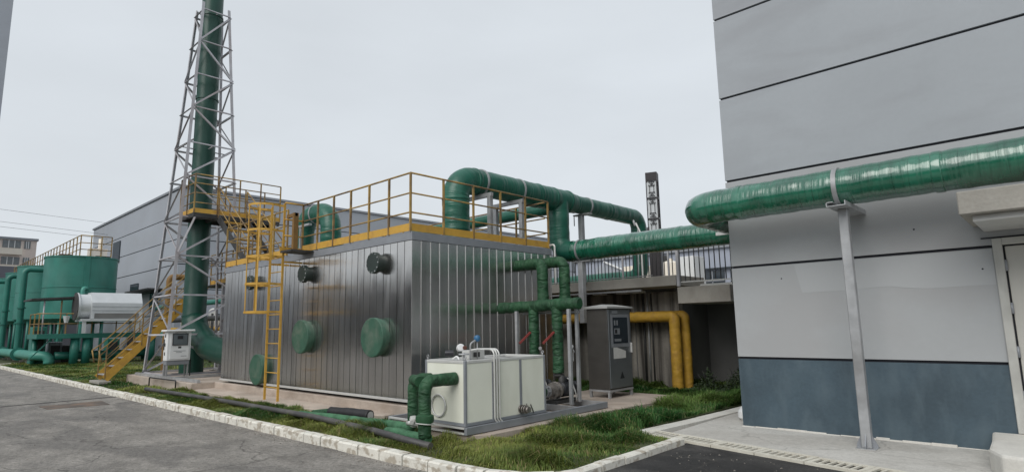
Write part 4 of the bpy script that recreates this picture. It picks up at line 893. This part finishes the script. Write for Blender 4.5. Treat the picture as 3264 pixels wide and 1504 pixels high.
# things behind on the terrace
wt = thing('white_water_tank', (-10.9,20,2.42), 'pale round water tank on the terrace right of the lamp column', 'tank')
MB().rev((-10.65,20,2.43),(0,0,1),[(.42,0),(.46,1.25),(.44,1.32),(.10,1.42),(.10,1.5),(0,1.5)],24).build('tank_shell','beige_light',wt); MB().rev((-10.85,20,3.8),(0,0,1),[(.09,0),(.09,.25),(0,.25)],12).build('filler_cap','darksteel',wt)
wc = MB().box(-10.1,19.5,2.42,-9.45,20.3,3.9).build('white_cabin','white',None,.01); tag(wc,'white box cabin on the terrace beside the pale water tank','cabin')
wc2 = MB().box(-13.4,21,2.42,-12.4,22,3.9).build('cream_cabin','beige_light',None,.01); tag(wc2,'small cream cabin behind the terrace railing left of the green drop duct','cabin')
bb = thing('blue_grey_workshop', (-21,36,2.42), 'long blue grey workshop far behind the terrace railing', 'building')
MB().box(-27,36,2.42,-12.6,46,6.15).build('wall','bluewall',bb); MB().box(-27.2,35.8,6.15,-12.4,46.2,6.3).build('roof_edge','frame',bb)
x = -26.5
while x < -13.6:
    f = MB().box(x,35.9,3.5,x+1.5,35.99,4.75).build('window','glass',bb)
    MB().box(x+.72,35.86,3.5,x+.78,35.899,4.75).build('mullion','frame',f); MB().box(x,35.86,4.08,x+1.5,35.899,4.13).build('transom','frame',f); x += 1.9
MB().box(-27,35.7,4.85,-12.6,35.99,4.92).build('sill_line','glass',bb)
gb = thing('gabled_shed', (-17.5,27,2.42), 'small grey gabled shed with pale verge behind the railing, near the boiler', 'shed')
m = MB(); m.v = [(-18.9,27,2.42),(-16.5,27,2.42),(-16.5,27,4.1),(-18.3,27,4.9),(-18.9,27,4.6),(-18.9,31,2.42),(-16.5,31,2.42),(-16.5,31,4.1),(-18.3,31,4.9),(-18.9,31,4.6)]
for q in ((0,1,2,3,4),(9,8,7,6,5),(1,0,5,6),(2,1,6,7),(3,2,7,8),(4,3,8,9),(0,4,9,5)): m.face(list(q))
m.build('wall','hallwall',gb); MB().beam((-16.35,26.94,4.06),(-18.3,26.94,4.93),.08,.08).build('verge','white',gb)
for x in (-18.2,-17.3): MB().box(x,26.93,3.0,x+.35,26.99,3.8).build('window','glass',gb)
rc = thing('roof_cabin', (-21.8,38,6.3), 'small beige roof cabin with hipped top on the far workshop', 'cabin')
MB().box(-22.6,38,6.3,-21.5,39,8.25).build('wall','beige',rc)
m = MB(); m.v = [(-22.75,37.85,8.25),(-21.35,37.85,8.25),(-21.35,39.15,8.25),(-22.75,39.15,8.25),(-22.05,38.5,8.6)]
for q in ((3,2,1,0),(0,1,4),(1,2,4),(2,3,4),(3,0,4)): m.face(list(q))
m.build('roof','darksteel',rc); MB().box(-21.49,38.3,7.2,-21.46,38.75,7.9).build('window','glass',rc)
# plants in the recess
# ---------------------------------------------------------------- far hall
ha = thing('far_hall', (-42,13.1,0), 'wide flat roofed grey hall behind the lattice tower', 'building')
MB().box(-64.9,13.16,0,-41.9,60,10.9).build('wall_core','joint',ha)
hl = [0,2.7,4.35,5.95,7.62,9.25,11.0]
for a, b in zip(hl, hl[1:]): MB().box(-65,13.1,a+.03,-41.8,60.1,b-.03).build('wall_band','hallwall',ha)
MB().box(-65.1,13.0,11.0,-41.7,60.2,11.15).build('parapet_cap','frame',ha)
for (x0,x1,z0,z1) in ((-57.6,-55.6,7.35,9.0),(-51.8,-49.9,4.5,5.2),(-46.9,-45.0,3.2,4.35)):
    f = MB().box(x0,13.02,z0,x1,13.095,z1).build('window','glass',ha); MB().box(x0-.05,12.98,z0-.08,x1+.05,13.019,z0-.005).build('sill','frame',f)
MB().box(-49.8,12.2,4.42,-44.5,13.09,4.52).build('awning','darksteel',ha)
# ---------------------------------------------------------------- green filter tanks
def filt(x, y, r, z0, z1, lab, name='filter_tank', legs=True):
    t = thing(name, (x,y,.1), lab, 'tank', None)
    MB().rev((x,y,z0),(0,0,1),[(.3,-.35),(r*.75,-.2),(r,0),(r,(z1-z0)*.5),(r+.015,(z1-z0)*.5+.01),(r+.015,(z1-z0)*.5+.06),(r,(z1-z0)*.5+.07),(r,z1-z0),(r+.04,z1-z0),(r+.04,z1-z0+.07),(0,z1-z0+.16)],44).build('tank_shell','teal',t)
    for k in range(4):
        a = PI/4+k*PI/2; px, py = x+r*.8*math.cos(a), y+r*.8*math.sin(a); MB().tube((px,py,.1),(px,py,z0+.1),.09,10).build('leg','teal',t)
    return t
bt = filt(-44.2,8.45,1.85,2.5,6.1,'largest teal green tank, nearest the lattice tower')
MB().box(-42.5,8.25,2.5,-42.32,8.5,6.1).build('weld_strip','teal',bt)
for (r_,z_) in ((1.86,4.3),): MB().rev((-44.2,8.45,z_),(0,0,1),[(r_,0),(r_+.02,.01),(r_+.02,.05),(r_,.06)],44).build('seam_ring','teal',bt)
o = MB().pipe([(-42.3,8.45,4.25),(-42.1,8.2,4.25),(-42.1,8.2,.6)],.11,.15,14).build('outlet_pipe','teal_light',bt)
tl = ['second teal tank from the right, standing behind a riser pipe','third teal tank from the right, partly hidden by a riser pipe','teal tank at the far left edge of the row','last teal tank at the left picture edge']
for k in range(4): filt(-50.3-6*k,7.75+.1*k,1.6,2.6,6.0,tl[k])
trp = thing('tank_top_railing', (-46,8.3,6.2), 'brownish yellow railing and walkway along the tops of the teal tanks', 'railing')
MB().box(-68,8.9,6.24,-43.2,9.7,6.3).build('walkway','darksteel',trp)
railing(trp, [(-43.2,8.1),(-43.2,9.7)], 6.25, 1.25, (.4,.8), .5, r=.03, toe=False); railing(trp, [(-43.2,8.1),(-68,8.1)], 6.25, 1.25, (.4,.8), 1.0, r=.028, toe=False, skip_first=True)
MB().box(-43.9,8.6,6.25,-43.2,9.5,6.75).build('motor_box','beige',trp); MB().tube((-43.6,9.2,6.3),(-43.6,9.2,7.4),.12).build('vent_pipe','beige_light',trp)
MB().box(-45.6,7.4,6.27,-44.6,8.0,6.45).build('roof_lid','rust',trp)
# risers
for k, (x,y) in enumerate(((-47.0,6.1),(-53.0,6.05),(-59,6.0))):
    t = thing('riser_pipe', (x,y,.5), ['teal riser pipe bending over to the largest tank','teal riser pipe bending over to the second tank','teal riser pipe nearest the left picture edge'][k], 'pipe')
    MB().pipe([(x,y,.55),(x,y,5.62),(x+.1,y+1.6,5.62)],.17,.3,16,.3).build('pipe_run','teal',t)
    for z in (2.3,3.2): MB().rev((x,y,z),(0,0,1),[(.17,0),(.24,0),(.24,.08),(.17,.08)],16).build('flange','teal',t)
gm = thing('ground_manifold', (-43,5.7,.3), 'pale teal pipe lying along the ground in front of the tanks', 'pipe')
MB().pipe([(-75,5.6,.55),(-38.6,5.75,.55),(-38.3,6.3,.5),(-38.3,6.3,.1)],.24,.3,18,.5).build('pipe_run','teal_light',gm)
MB().pipe([(-38.3,6.5,.5),(-38.3,11,.5)],.2,.2,14,.5).build('branch','teal',gm)
for x in (-43.4,-49.6): MB().rev((x,5.7,.55),(1,0,0),[(.24,0),(.36,0),(.36,.08),(.24,.08)],18).build('flange','teal',gm)
for k in range(5): MB().box(-42.5-k*2.2,5.95,.08,-42.3-k*2.2,6.1,.5).build('saddle','conc',gm)
bwall = MB().box(-69,3.5,0,-68.6,14.5,3.6).build('boundary_wall','purple'); tag(bwall,'grey boundary wall behind the row of teal tanks','wall')
# rotary drum screen on its deck
dk = thing('drum_platform', (-38,7.6,.1), 'teal steel deck on round columns carrying the white drum', 'platform')
MB().box(-39.6,5.5,1.38,-37.0,11.6,1.62).build('deck_beam','teal',dk,.01)
for y in (7.12,7.62,10.6): MB().tube((-37.3,y,.1),(-37.3,y,1.38),.19,18).build('column','teal',dk)
for y in (5.8,8.0,10.8): MB().tube((-39.3,y,.1),(-39.3,y,1.38),.12,14).build('column','teal',dk)
MB().beam((-37.2,5.3,.4),(-37.2,6.1,1.35),.05,.05).build('brace','teal',dk)
railing(dk, [(-37.05,5.55),(-37.05,9.9)], 1.62, 1.0, (.5,), 1.1, r=.025, toe=False, m='rail')
railing(dk, [(-37.05,5.55),(-39.5,5.55)], 1.62, 1.0, (.5,), 1.0, r=.025, toe=False, m='rail', skip_first=True)
sh = thing('canopy_shelter', (-38,6.2,1.62), 'thin dark canopy on slim posts beside the white drum', 'shelter')
MB().hexa([(-39.5,5.2,3.28),(-37.2,5.2,3.28),(-37.2,7.3,3.42),(-39.5,7.3,3.42),(-39.5,5.2,3.36),(-37.2,5.2,3.36),(-37.2,7.3,3.52),(-39.5,7.3,3.52)]).build('roof_sheet','darksteel',sh)
for y in (5.75,6.45,7.2): MB().tube((-37.4,y,1.62),(-37.4,y,3.3),.035).build('post','tower' if y != 6.45 else 'rail',sh)
ds = thing('drum_screen', (-36.9,8.4,1.62), 'white metal rotary drum with octagonal hood and a round end ring', 'machine')
prof = [(-.75,2.35),(-.75,2.95),(-.42,3.68),(.35,3.68),(.68,3.15),(.72,2.35)]
def oct_(y0,y1,sc=1): 
    m = MB(); n = len(prof); m.v = [(-36.9+p[0]*sc,y0,p[1]) for p in prof]+[(-36.9+p[0]*sc,y1,p[1]) for p in prof]
    m.face(list(range(n))); m.face([n+i for i in range(n)][::-1])
    for i in range(n): j = (i+1)%n; m.face([i,n+i,n+j,j])
    return m
oct_(7.5,9.75).build('hood','drum',ds)
for z in (2.75,2.95): MB().box(-36.172,7.5,z,-36.16,9.75,z+.02).build('seam','frame',ds)
MB().box(-36.175,7.62,2.36,-36.168,9.6,2.62).build('opening','void',ds)
MB().rev((-36.95,7.5,2.98),(0,-1,0),[(.62,0),(.62,.42),(.66,.44),(.70,.5),(.70,.56),(.60,.56),(.60,.1),(0,.1)],30).build('end_ring','drum',ds)
MB().rev((-36.95,6.95,2.98),(0,-1,0),[(.70,0),(.705,.03),(.6,.03)],30).build('ring_gasket','darksteel',ds)
dl_ = MB(); dl_.box(-37.6,7.1,2.22,-36.1,9.8,2.34); dl_.box(-36.25,7.15,1.62,-36.15,7.3,2.22); dl_.box(-36.25,9.5,1.62,-36.15,9.65,2.22); dl_.box(-37.6,9.5,1.62,-37.5,9.65,2.22); dl_.build('support_frame','drum',ds)
bk = MB().rev((-36.3,6.5,2.15),(0,0,1),[(.08,0),(.14,.3),(.15,.3),(.15,.33)],14).build('discharge_funnel','drum',ds)
# clutter under and behind the deck
for k, (x,y,z0,z1,m_) in enumerate(((-40,6.0,.1,2.0,'teal'),(-40.4,6.8,.1,1.2,'frame'),(-40.2,7.4,.1,1.0,'darksteel'),(-41,9.6,.1,1.3,'teal'),(-41.5,10.6,.1,1.9,'frame'))):
    o = thing('pump_cabinet', (x,y,z0), ['narrow teal machine box left of the drum deck','low grey machine box under the drum deck','dark machine box behind the deck columns','teal machine box behind the yellow staircase foot','grey machine box right behind the yellow staircase'][k], 'machine box')
    MB().box(x-.4,y-.3,z0,x+.4,y+.3,z1).build('body',m_,o,.02); MB().box(x+.401,y-.2,z0+.3,x+.41,y+.2,z1-.2).build('door','darksteel',o)
rng = random.Random(5)
for k in range(9):
    x = -26-rng.random()*8; y = 9.2+rng.random()*3
    t = thing('valve_stand', (x,y,.1), 'valve stand with a round wheel in the pipework behind the lattice tower', 'valve stand', 'valve stands behind the tower')
    h_ = 1.2+rng.random()*1.6; MB().tube((x,y,.1),(x,y,h_),.07,10).build('stem','galv' if k % 2 else 'darksteel',t); MB().rev((x,y,h_),(.6,-.8,0),[(.2,-.03),(.25,0),(.2,.03)],16).build('wheel','teal' if k % 3 else 'frame_light',t)
    MB().tube((x-.5,y,h_*.6),(x+.5,y,h_*.6),.11,10).build('pipe_stub','darksteel' if k % 2 else 'teal',t)
oc = MB().pipe([(-24,7.28,.1),(-24,7.28,3.6),(-24,7.9,3.6)],.11,.15,14).build('ochre_pipe','ochre'); tag(oc,'ochre brown pipe with a top elbow behind the yellow staircase','pipe')
for k,(y,z) in enumerate(((10.4,2.9),(10.8,2.2))):
    o = MB().tube((-36,y,z),(-16.3,y,z),.12,12).build('service_pipe','teal' if k == 0 else 'darksteel'); tag(o,['upper teal service pipe behind the lattice tower','lower dark service pipe behind the lattice tower'][k],'pipe')
# ---------------------------------------------------------------- far left buildings and cables
ap = thing('apartment_block', (-140,15,0), 'beige apartment block with ribbon balconies above the teal tanks', 'building')
MB().box(-152,4,0,-140,19.5,18.9).build('wall','beige',ap); MB().box(-152.2,3.8,18.9,-139.7,19.7,19.3).build('roof','frame',ap)
for fl in range(6):
    z = 1.2+fl*3.05
    for (y0,y1) in ((14.6,17.2),(17.7,18.6),(8,12.5),(5,7)):
        f = MB().box(-139.98,y0,z+.9,-139.9,y1,z+2.3).build('window','glassgrey',ap)
        for q in (.33,.66): MB().box(-139.89,y0+(y1-y0)*q-.05,z+.9,-139.86,y0+(y1-y0)*q+.05,z+2.3).build('mullion','white',f)
    MB().box(-139.98,14.2,z-.35,-139.1,17.4,z+.75).build('balcony','beige_light',ap)
gh = MB().box(-135,-6,0,-120,18.5,12.2).build('grey_block','purple'); tag(gh,'low grey rendered block in front of the apartment block','building')
ob = MB().box(-126,-30,0,-100,8.82,75).build('tower_block','hallwall'); tag(ob,'tall blue grey building slanting up the left picture edge','building')
for k,(z0,z1) in enumerate(((11.45,11.0),(10.5,10.0),(10.1,9.62))):
    o = MB().pipe([(-60,-30,z0+1.6),(-60,-14,z0+.6),(-60,5,z0-.1),(-60,13.4,z1)],.012,0,6,4).build('overhead_cable','darksteel'); tag(o,['top one of three thin overhead cables at the left','middle one of three thin overhead cables at the left','lowest of three thin overhead cables at the left'][k],'cable')
# building across the road, mirrored in the stainless panels
ab = thing('opposite_workshop', (-10,-14,0), 'grey workshop across the road from the boiler', 'building')
MB().box(-60,-24,0,12,-15,5.2).build('wall','darkwall',ab); MB().box(-60.3,-24.3,5.2,12.3,-14.8,5.45).build('roof','frame',ab)
for k in range(9): MB().box(-38+k*5,-14.99,1.2,-35.5+k*5,-14.92,3.4).build('window','glass',ab)

# ---------------------------------------------------------------- grass
def inside(px, py, poly):
    c = np.zeros(len(px), bool); n = len(poly); j = n-1
    for i in range(n):
        xi, yi = poly[i]; xj, yj = poly[j]
        t = ((yi > py) != (yj > py)) & (px < (xj-xi)*(py-yi)/((yj-yi) or 1e-9)+xi); c ^= t; j = i
    return c
EX = [[(-22.1,5.55),(-16.3,5.55),(-16.3,5.6),(-11.6,5.55),(-9.1,5.7),(-8.5,5.95),(-8.1,6.15),(-8.1,5.55),(-6.1,5.5),(-5.88,8.9),(-5.8,10.3),(-5.9,11.25),(-8.1,11.25),(-8.1,10.25),(-22.1,10.25)],
      [(-4.8,7.65),(-4.5,7.5),(-3.6,7.3),(-3.6,13),(-4.62,13)], [(-60,12.9),(-6.8,12.9),(-6.8,40),(-60,40)], [(-22.8,4.75),(-21.55,4.75),(-21.55,5.2),(-22.8,5.2)]]
LAWN = [(-41.4,4.58),(-4.95,4.58),(-4.4,4.68),(-4.12,4.95),(-4.0,5.2),(-3.98,7.35),(-4.85,7.62),(-4.7,13),(-5,14.3),(-6.7,14.3),(-6.7,12.85),(-41.4,12.85)]
G = np.random.default_rng(4)
def lumps(px, py, s):
    v = np.zeros(len(px)); g = np.random.default_rng(9)
    for k in range(14):
        a = g.uniform(0, 2*PI); f = s*g.uniform(.5,1.6); v += np.sin((px*math.cos(a)+py*math.sin(a))*f+g.uniform(0,6.28))
    return v/3.7
def scatter(n, box):
    px = G.uniform(box[0],box[1],n); py = G.uniform(box[2],box[3],n); k = inside(px,py,LAWN)
    for e in EX: k &= ~inside(px,py,e)
    return px[k], py[k]
sets = [scatter(300000,(-10,-3.9,4.5,14.3)), scatter(120000,(-17,-10,4.5,5.7)), scatter(90000,(-42,-17,4.5,8.5)), scatter(8000,(-42,-17,8.5,12.9)), scatter(20000,(-9.5,-4,9.5,14.3))]
px = np.concatenate([s[0] for s in sets]); py = np.concatenate([s[1] for s in sets])
# clumping: pull blades toward tuft centres
cl = lumps(px,py,7.0); keep = G.uniform(-1.6,1.2,len(px)) < cl+.25; px, py, cl = px[keep], py[keep], cl[keep]
N = len(px); dist = np.hypot(px,py)
tall = np.clip((lumps(px,py,1.6)+.35)*.8,0,1)
hgt = (.05+.085*tall+.055*np.clip(cl,0,1.5))*G.uniform(.5,1.5,N)*np.where(px > -8.5, 1.25, .85)*np.where(px < -17,.75,1)*np.where((py < 4.98)&(px < -6),1.15,1)
hgt *= np.where((px > -6.05)&(px < -5.2)&(py > 5.2)&(py < 10), .45+.65*np.clip((px+6)/.8,0,1), 1)
edge = np.clip((py-4.58)/.5,0.25,1)*np.clip((-3.95-px)/.5,.25,1); hgt *= edge
wid = (.0030+G.uniform(0,.0035,N))*np.clip(dist/8,1,3.0)
az = G.uniform(0,2*PI,N)*.35+lumps(px,py,2.2)*3.2; lean = G.uniform(.25,1.5,N)
dx, dy = np.cos(az), np.sin(az); wx, wy = -dy, dx
z0 = np.full(N,.052)
V = np.zeros((N,5,3))
V[:,0] = np.stack([px-wx*wid,py-wy*wid,z0],1); V[:,1] = np.stack([px+wx*wid,py+wy*wid,z0],1)
mx_, my_ = px+dx*hgt*lean*.35, py+dy*hgt*lean*.35; mz = z0+hgt*.65
V[:,2] = np.stack([mx_+wx*wid*.75,my_+wy*wid*.75,mz],1); V[:,3] = np.stack([mx_-wx*wid*.75,my_-wy*wid*.75,mz],1)
V[:,4] = np.stack([px+dx*hgt*lean,py+dy*hgt*lean,z0+hgt*np.clip(1.08-.45*lean,.35,1)],1)
me = bpy.data.meshes.new('grass'); me.vertices.add(N*5); me.vertices.foreach_set('co', V.reshape(-1))
base = np.arange(N)*5; lo = np.stack([base,base+1,base+2,base+3,base+3,base+2,base+4],1).reshape(-1)
me.loops.add(N*7); me.loops.foreach_set('vertex_index', lo.astype(np.int32)); me.polygons.add(N*2)
ls = np.stack([np.arange(N)*7,np.arange(N)*7+4],1).reshape(-1); me.polygons.foreach_set('loop_start', ls.astype(np.int32))
ca = me.color_attributes.new('tint','FLOAT_COLOR','POINT')
mixv = np.clip(lumps(px,py,1.3)*.65+.5+.25*lumps(px+5,py,6)+G.normal(0,.16,N),0,1)[:,None]
colA = np.array([.06,.145,.034]); colB = np.array([.235,.27,.065]); dry = np.array([.36,.30,.14]); c = colA*(1-mixv)+colB*mixv
dr_ = (G.uniform(0,1,N) < .10)[:,None]; c = np.where(dr_, dry*G.uniform(.6,1.1,(N,1)), c)*G.uniform(.65,1.3,(N,1))
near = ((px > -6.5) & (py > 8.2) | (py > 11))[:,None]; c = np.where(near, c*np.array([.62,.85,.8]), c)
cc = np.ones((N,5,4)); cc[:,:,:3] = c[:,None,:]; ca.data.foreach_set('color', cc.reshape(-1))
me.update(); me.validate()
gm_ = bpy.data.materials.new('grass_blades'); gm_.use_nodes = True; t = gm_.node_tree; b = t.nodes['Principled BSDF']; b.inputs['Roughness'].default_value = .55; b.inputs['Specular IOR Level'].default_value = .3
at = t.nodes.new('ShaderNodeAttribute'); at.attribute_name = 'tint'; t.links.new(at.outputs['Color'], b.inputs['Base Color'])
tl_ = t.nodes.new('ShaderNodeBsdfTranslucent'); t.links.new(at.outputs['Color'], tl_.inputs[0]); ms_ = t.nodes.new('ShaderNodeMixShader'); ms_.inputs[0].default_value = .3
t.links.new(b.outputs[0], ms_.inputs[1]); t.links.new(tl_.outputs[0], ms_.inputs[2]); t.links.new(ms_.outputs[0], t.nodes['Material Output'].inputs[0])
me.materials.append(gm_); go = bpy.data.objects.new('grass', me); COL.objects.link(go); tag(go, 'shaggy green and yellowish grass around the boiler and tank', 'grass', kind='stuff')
# dark weeds in the shaded recess
wm = mat('weed_leaves', (.022,.04,.014), .7, 0, .4, 9)
for k,(bx_,by_) in enumerate(((-5.9,12.5),(-5.2,12.3),(-5.5,13.2))):
    m = MB(); g = random.Random(k); 
    for q in range(520):
        a = g.uniform(0,6.28); rr = g.uniform(0,.5); z = .1+g.uniform(0,.5)*(1-rr/.5); p = Vector((bx_+rr*math.cos(a),by_+rr*math.sin(a),z)); d = Vector((g.uniform(-1,1),g.uniform(-1,1),g.uniform(-.3,.8))).normalized()*.05; s = d.orthogonal().normalized()*.018
        b0 = len(m.v); m.v += [tuple(p),tuple(p+d*.5+s),tuple(p+d),tuple(p+d*.5-s)]; m.face([b0,b0+1,b0+2,b0+3])
    t = thing('weed_plant',(bx_,by_,.1),['dark leafy weed in the recess, nearest the yellow pipes','dark leafy weed in the recess, nearest the grey building','dark leafy weed deepest in the recess'][k],'plant')
    m.build('foliage',wm,t); st_ = MB()
    for q in range(6): a = g.uniform(0,6.28); st_.tube((bx_,by_,.1),(bx_+.25*math.cos(a),by_+.25*math.sin(a),.4+g.uniform(0,.2)),.004,5)
    st_.build('stems','darksteel',t)

# loose grit gathered along the kerb and scattered on the road
gr = random.Random(12); gb = MB()
for k in range(900):
    if k < 600: x = -4.6-abs(gr.gauss(0,1))*6; y = 4.36-abs(gr.gauss(0,.10))
    elif k < 760: x = gr.uniform(-14,-4.5); y = gr.uniform(1.2,4.2)
    else: x = gr.uniform(-3.7,-.6); y = gr.uniform(5.2,7.0)
    zz = .0 if k < 760 else .04; r_ = gr.uniform(.004,.014); b0 = len(gb.v); a = gr.uniform(0,6.28)
    for q in range(4): gb.v.append((x+r_*math.cos(a+q*PI/2)*gr.uniform(.7,1.3), y+r_*math.sin(a+q*PI/2)*gr.uniform(.7,1.3), zz))
    gb.v.append((x,y,zz+r_*.8))
    for q in range(4): gb.face([b0+q,b0+(q+1)%4,b0+4])
tag(gb.build('road_grit', mat('grit_stone', (.17,.155,.135), .9, 0, .6, 40)), 'small stones and grit gathered along the kerb', 'grit', kind='stuff')
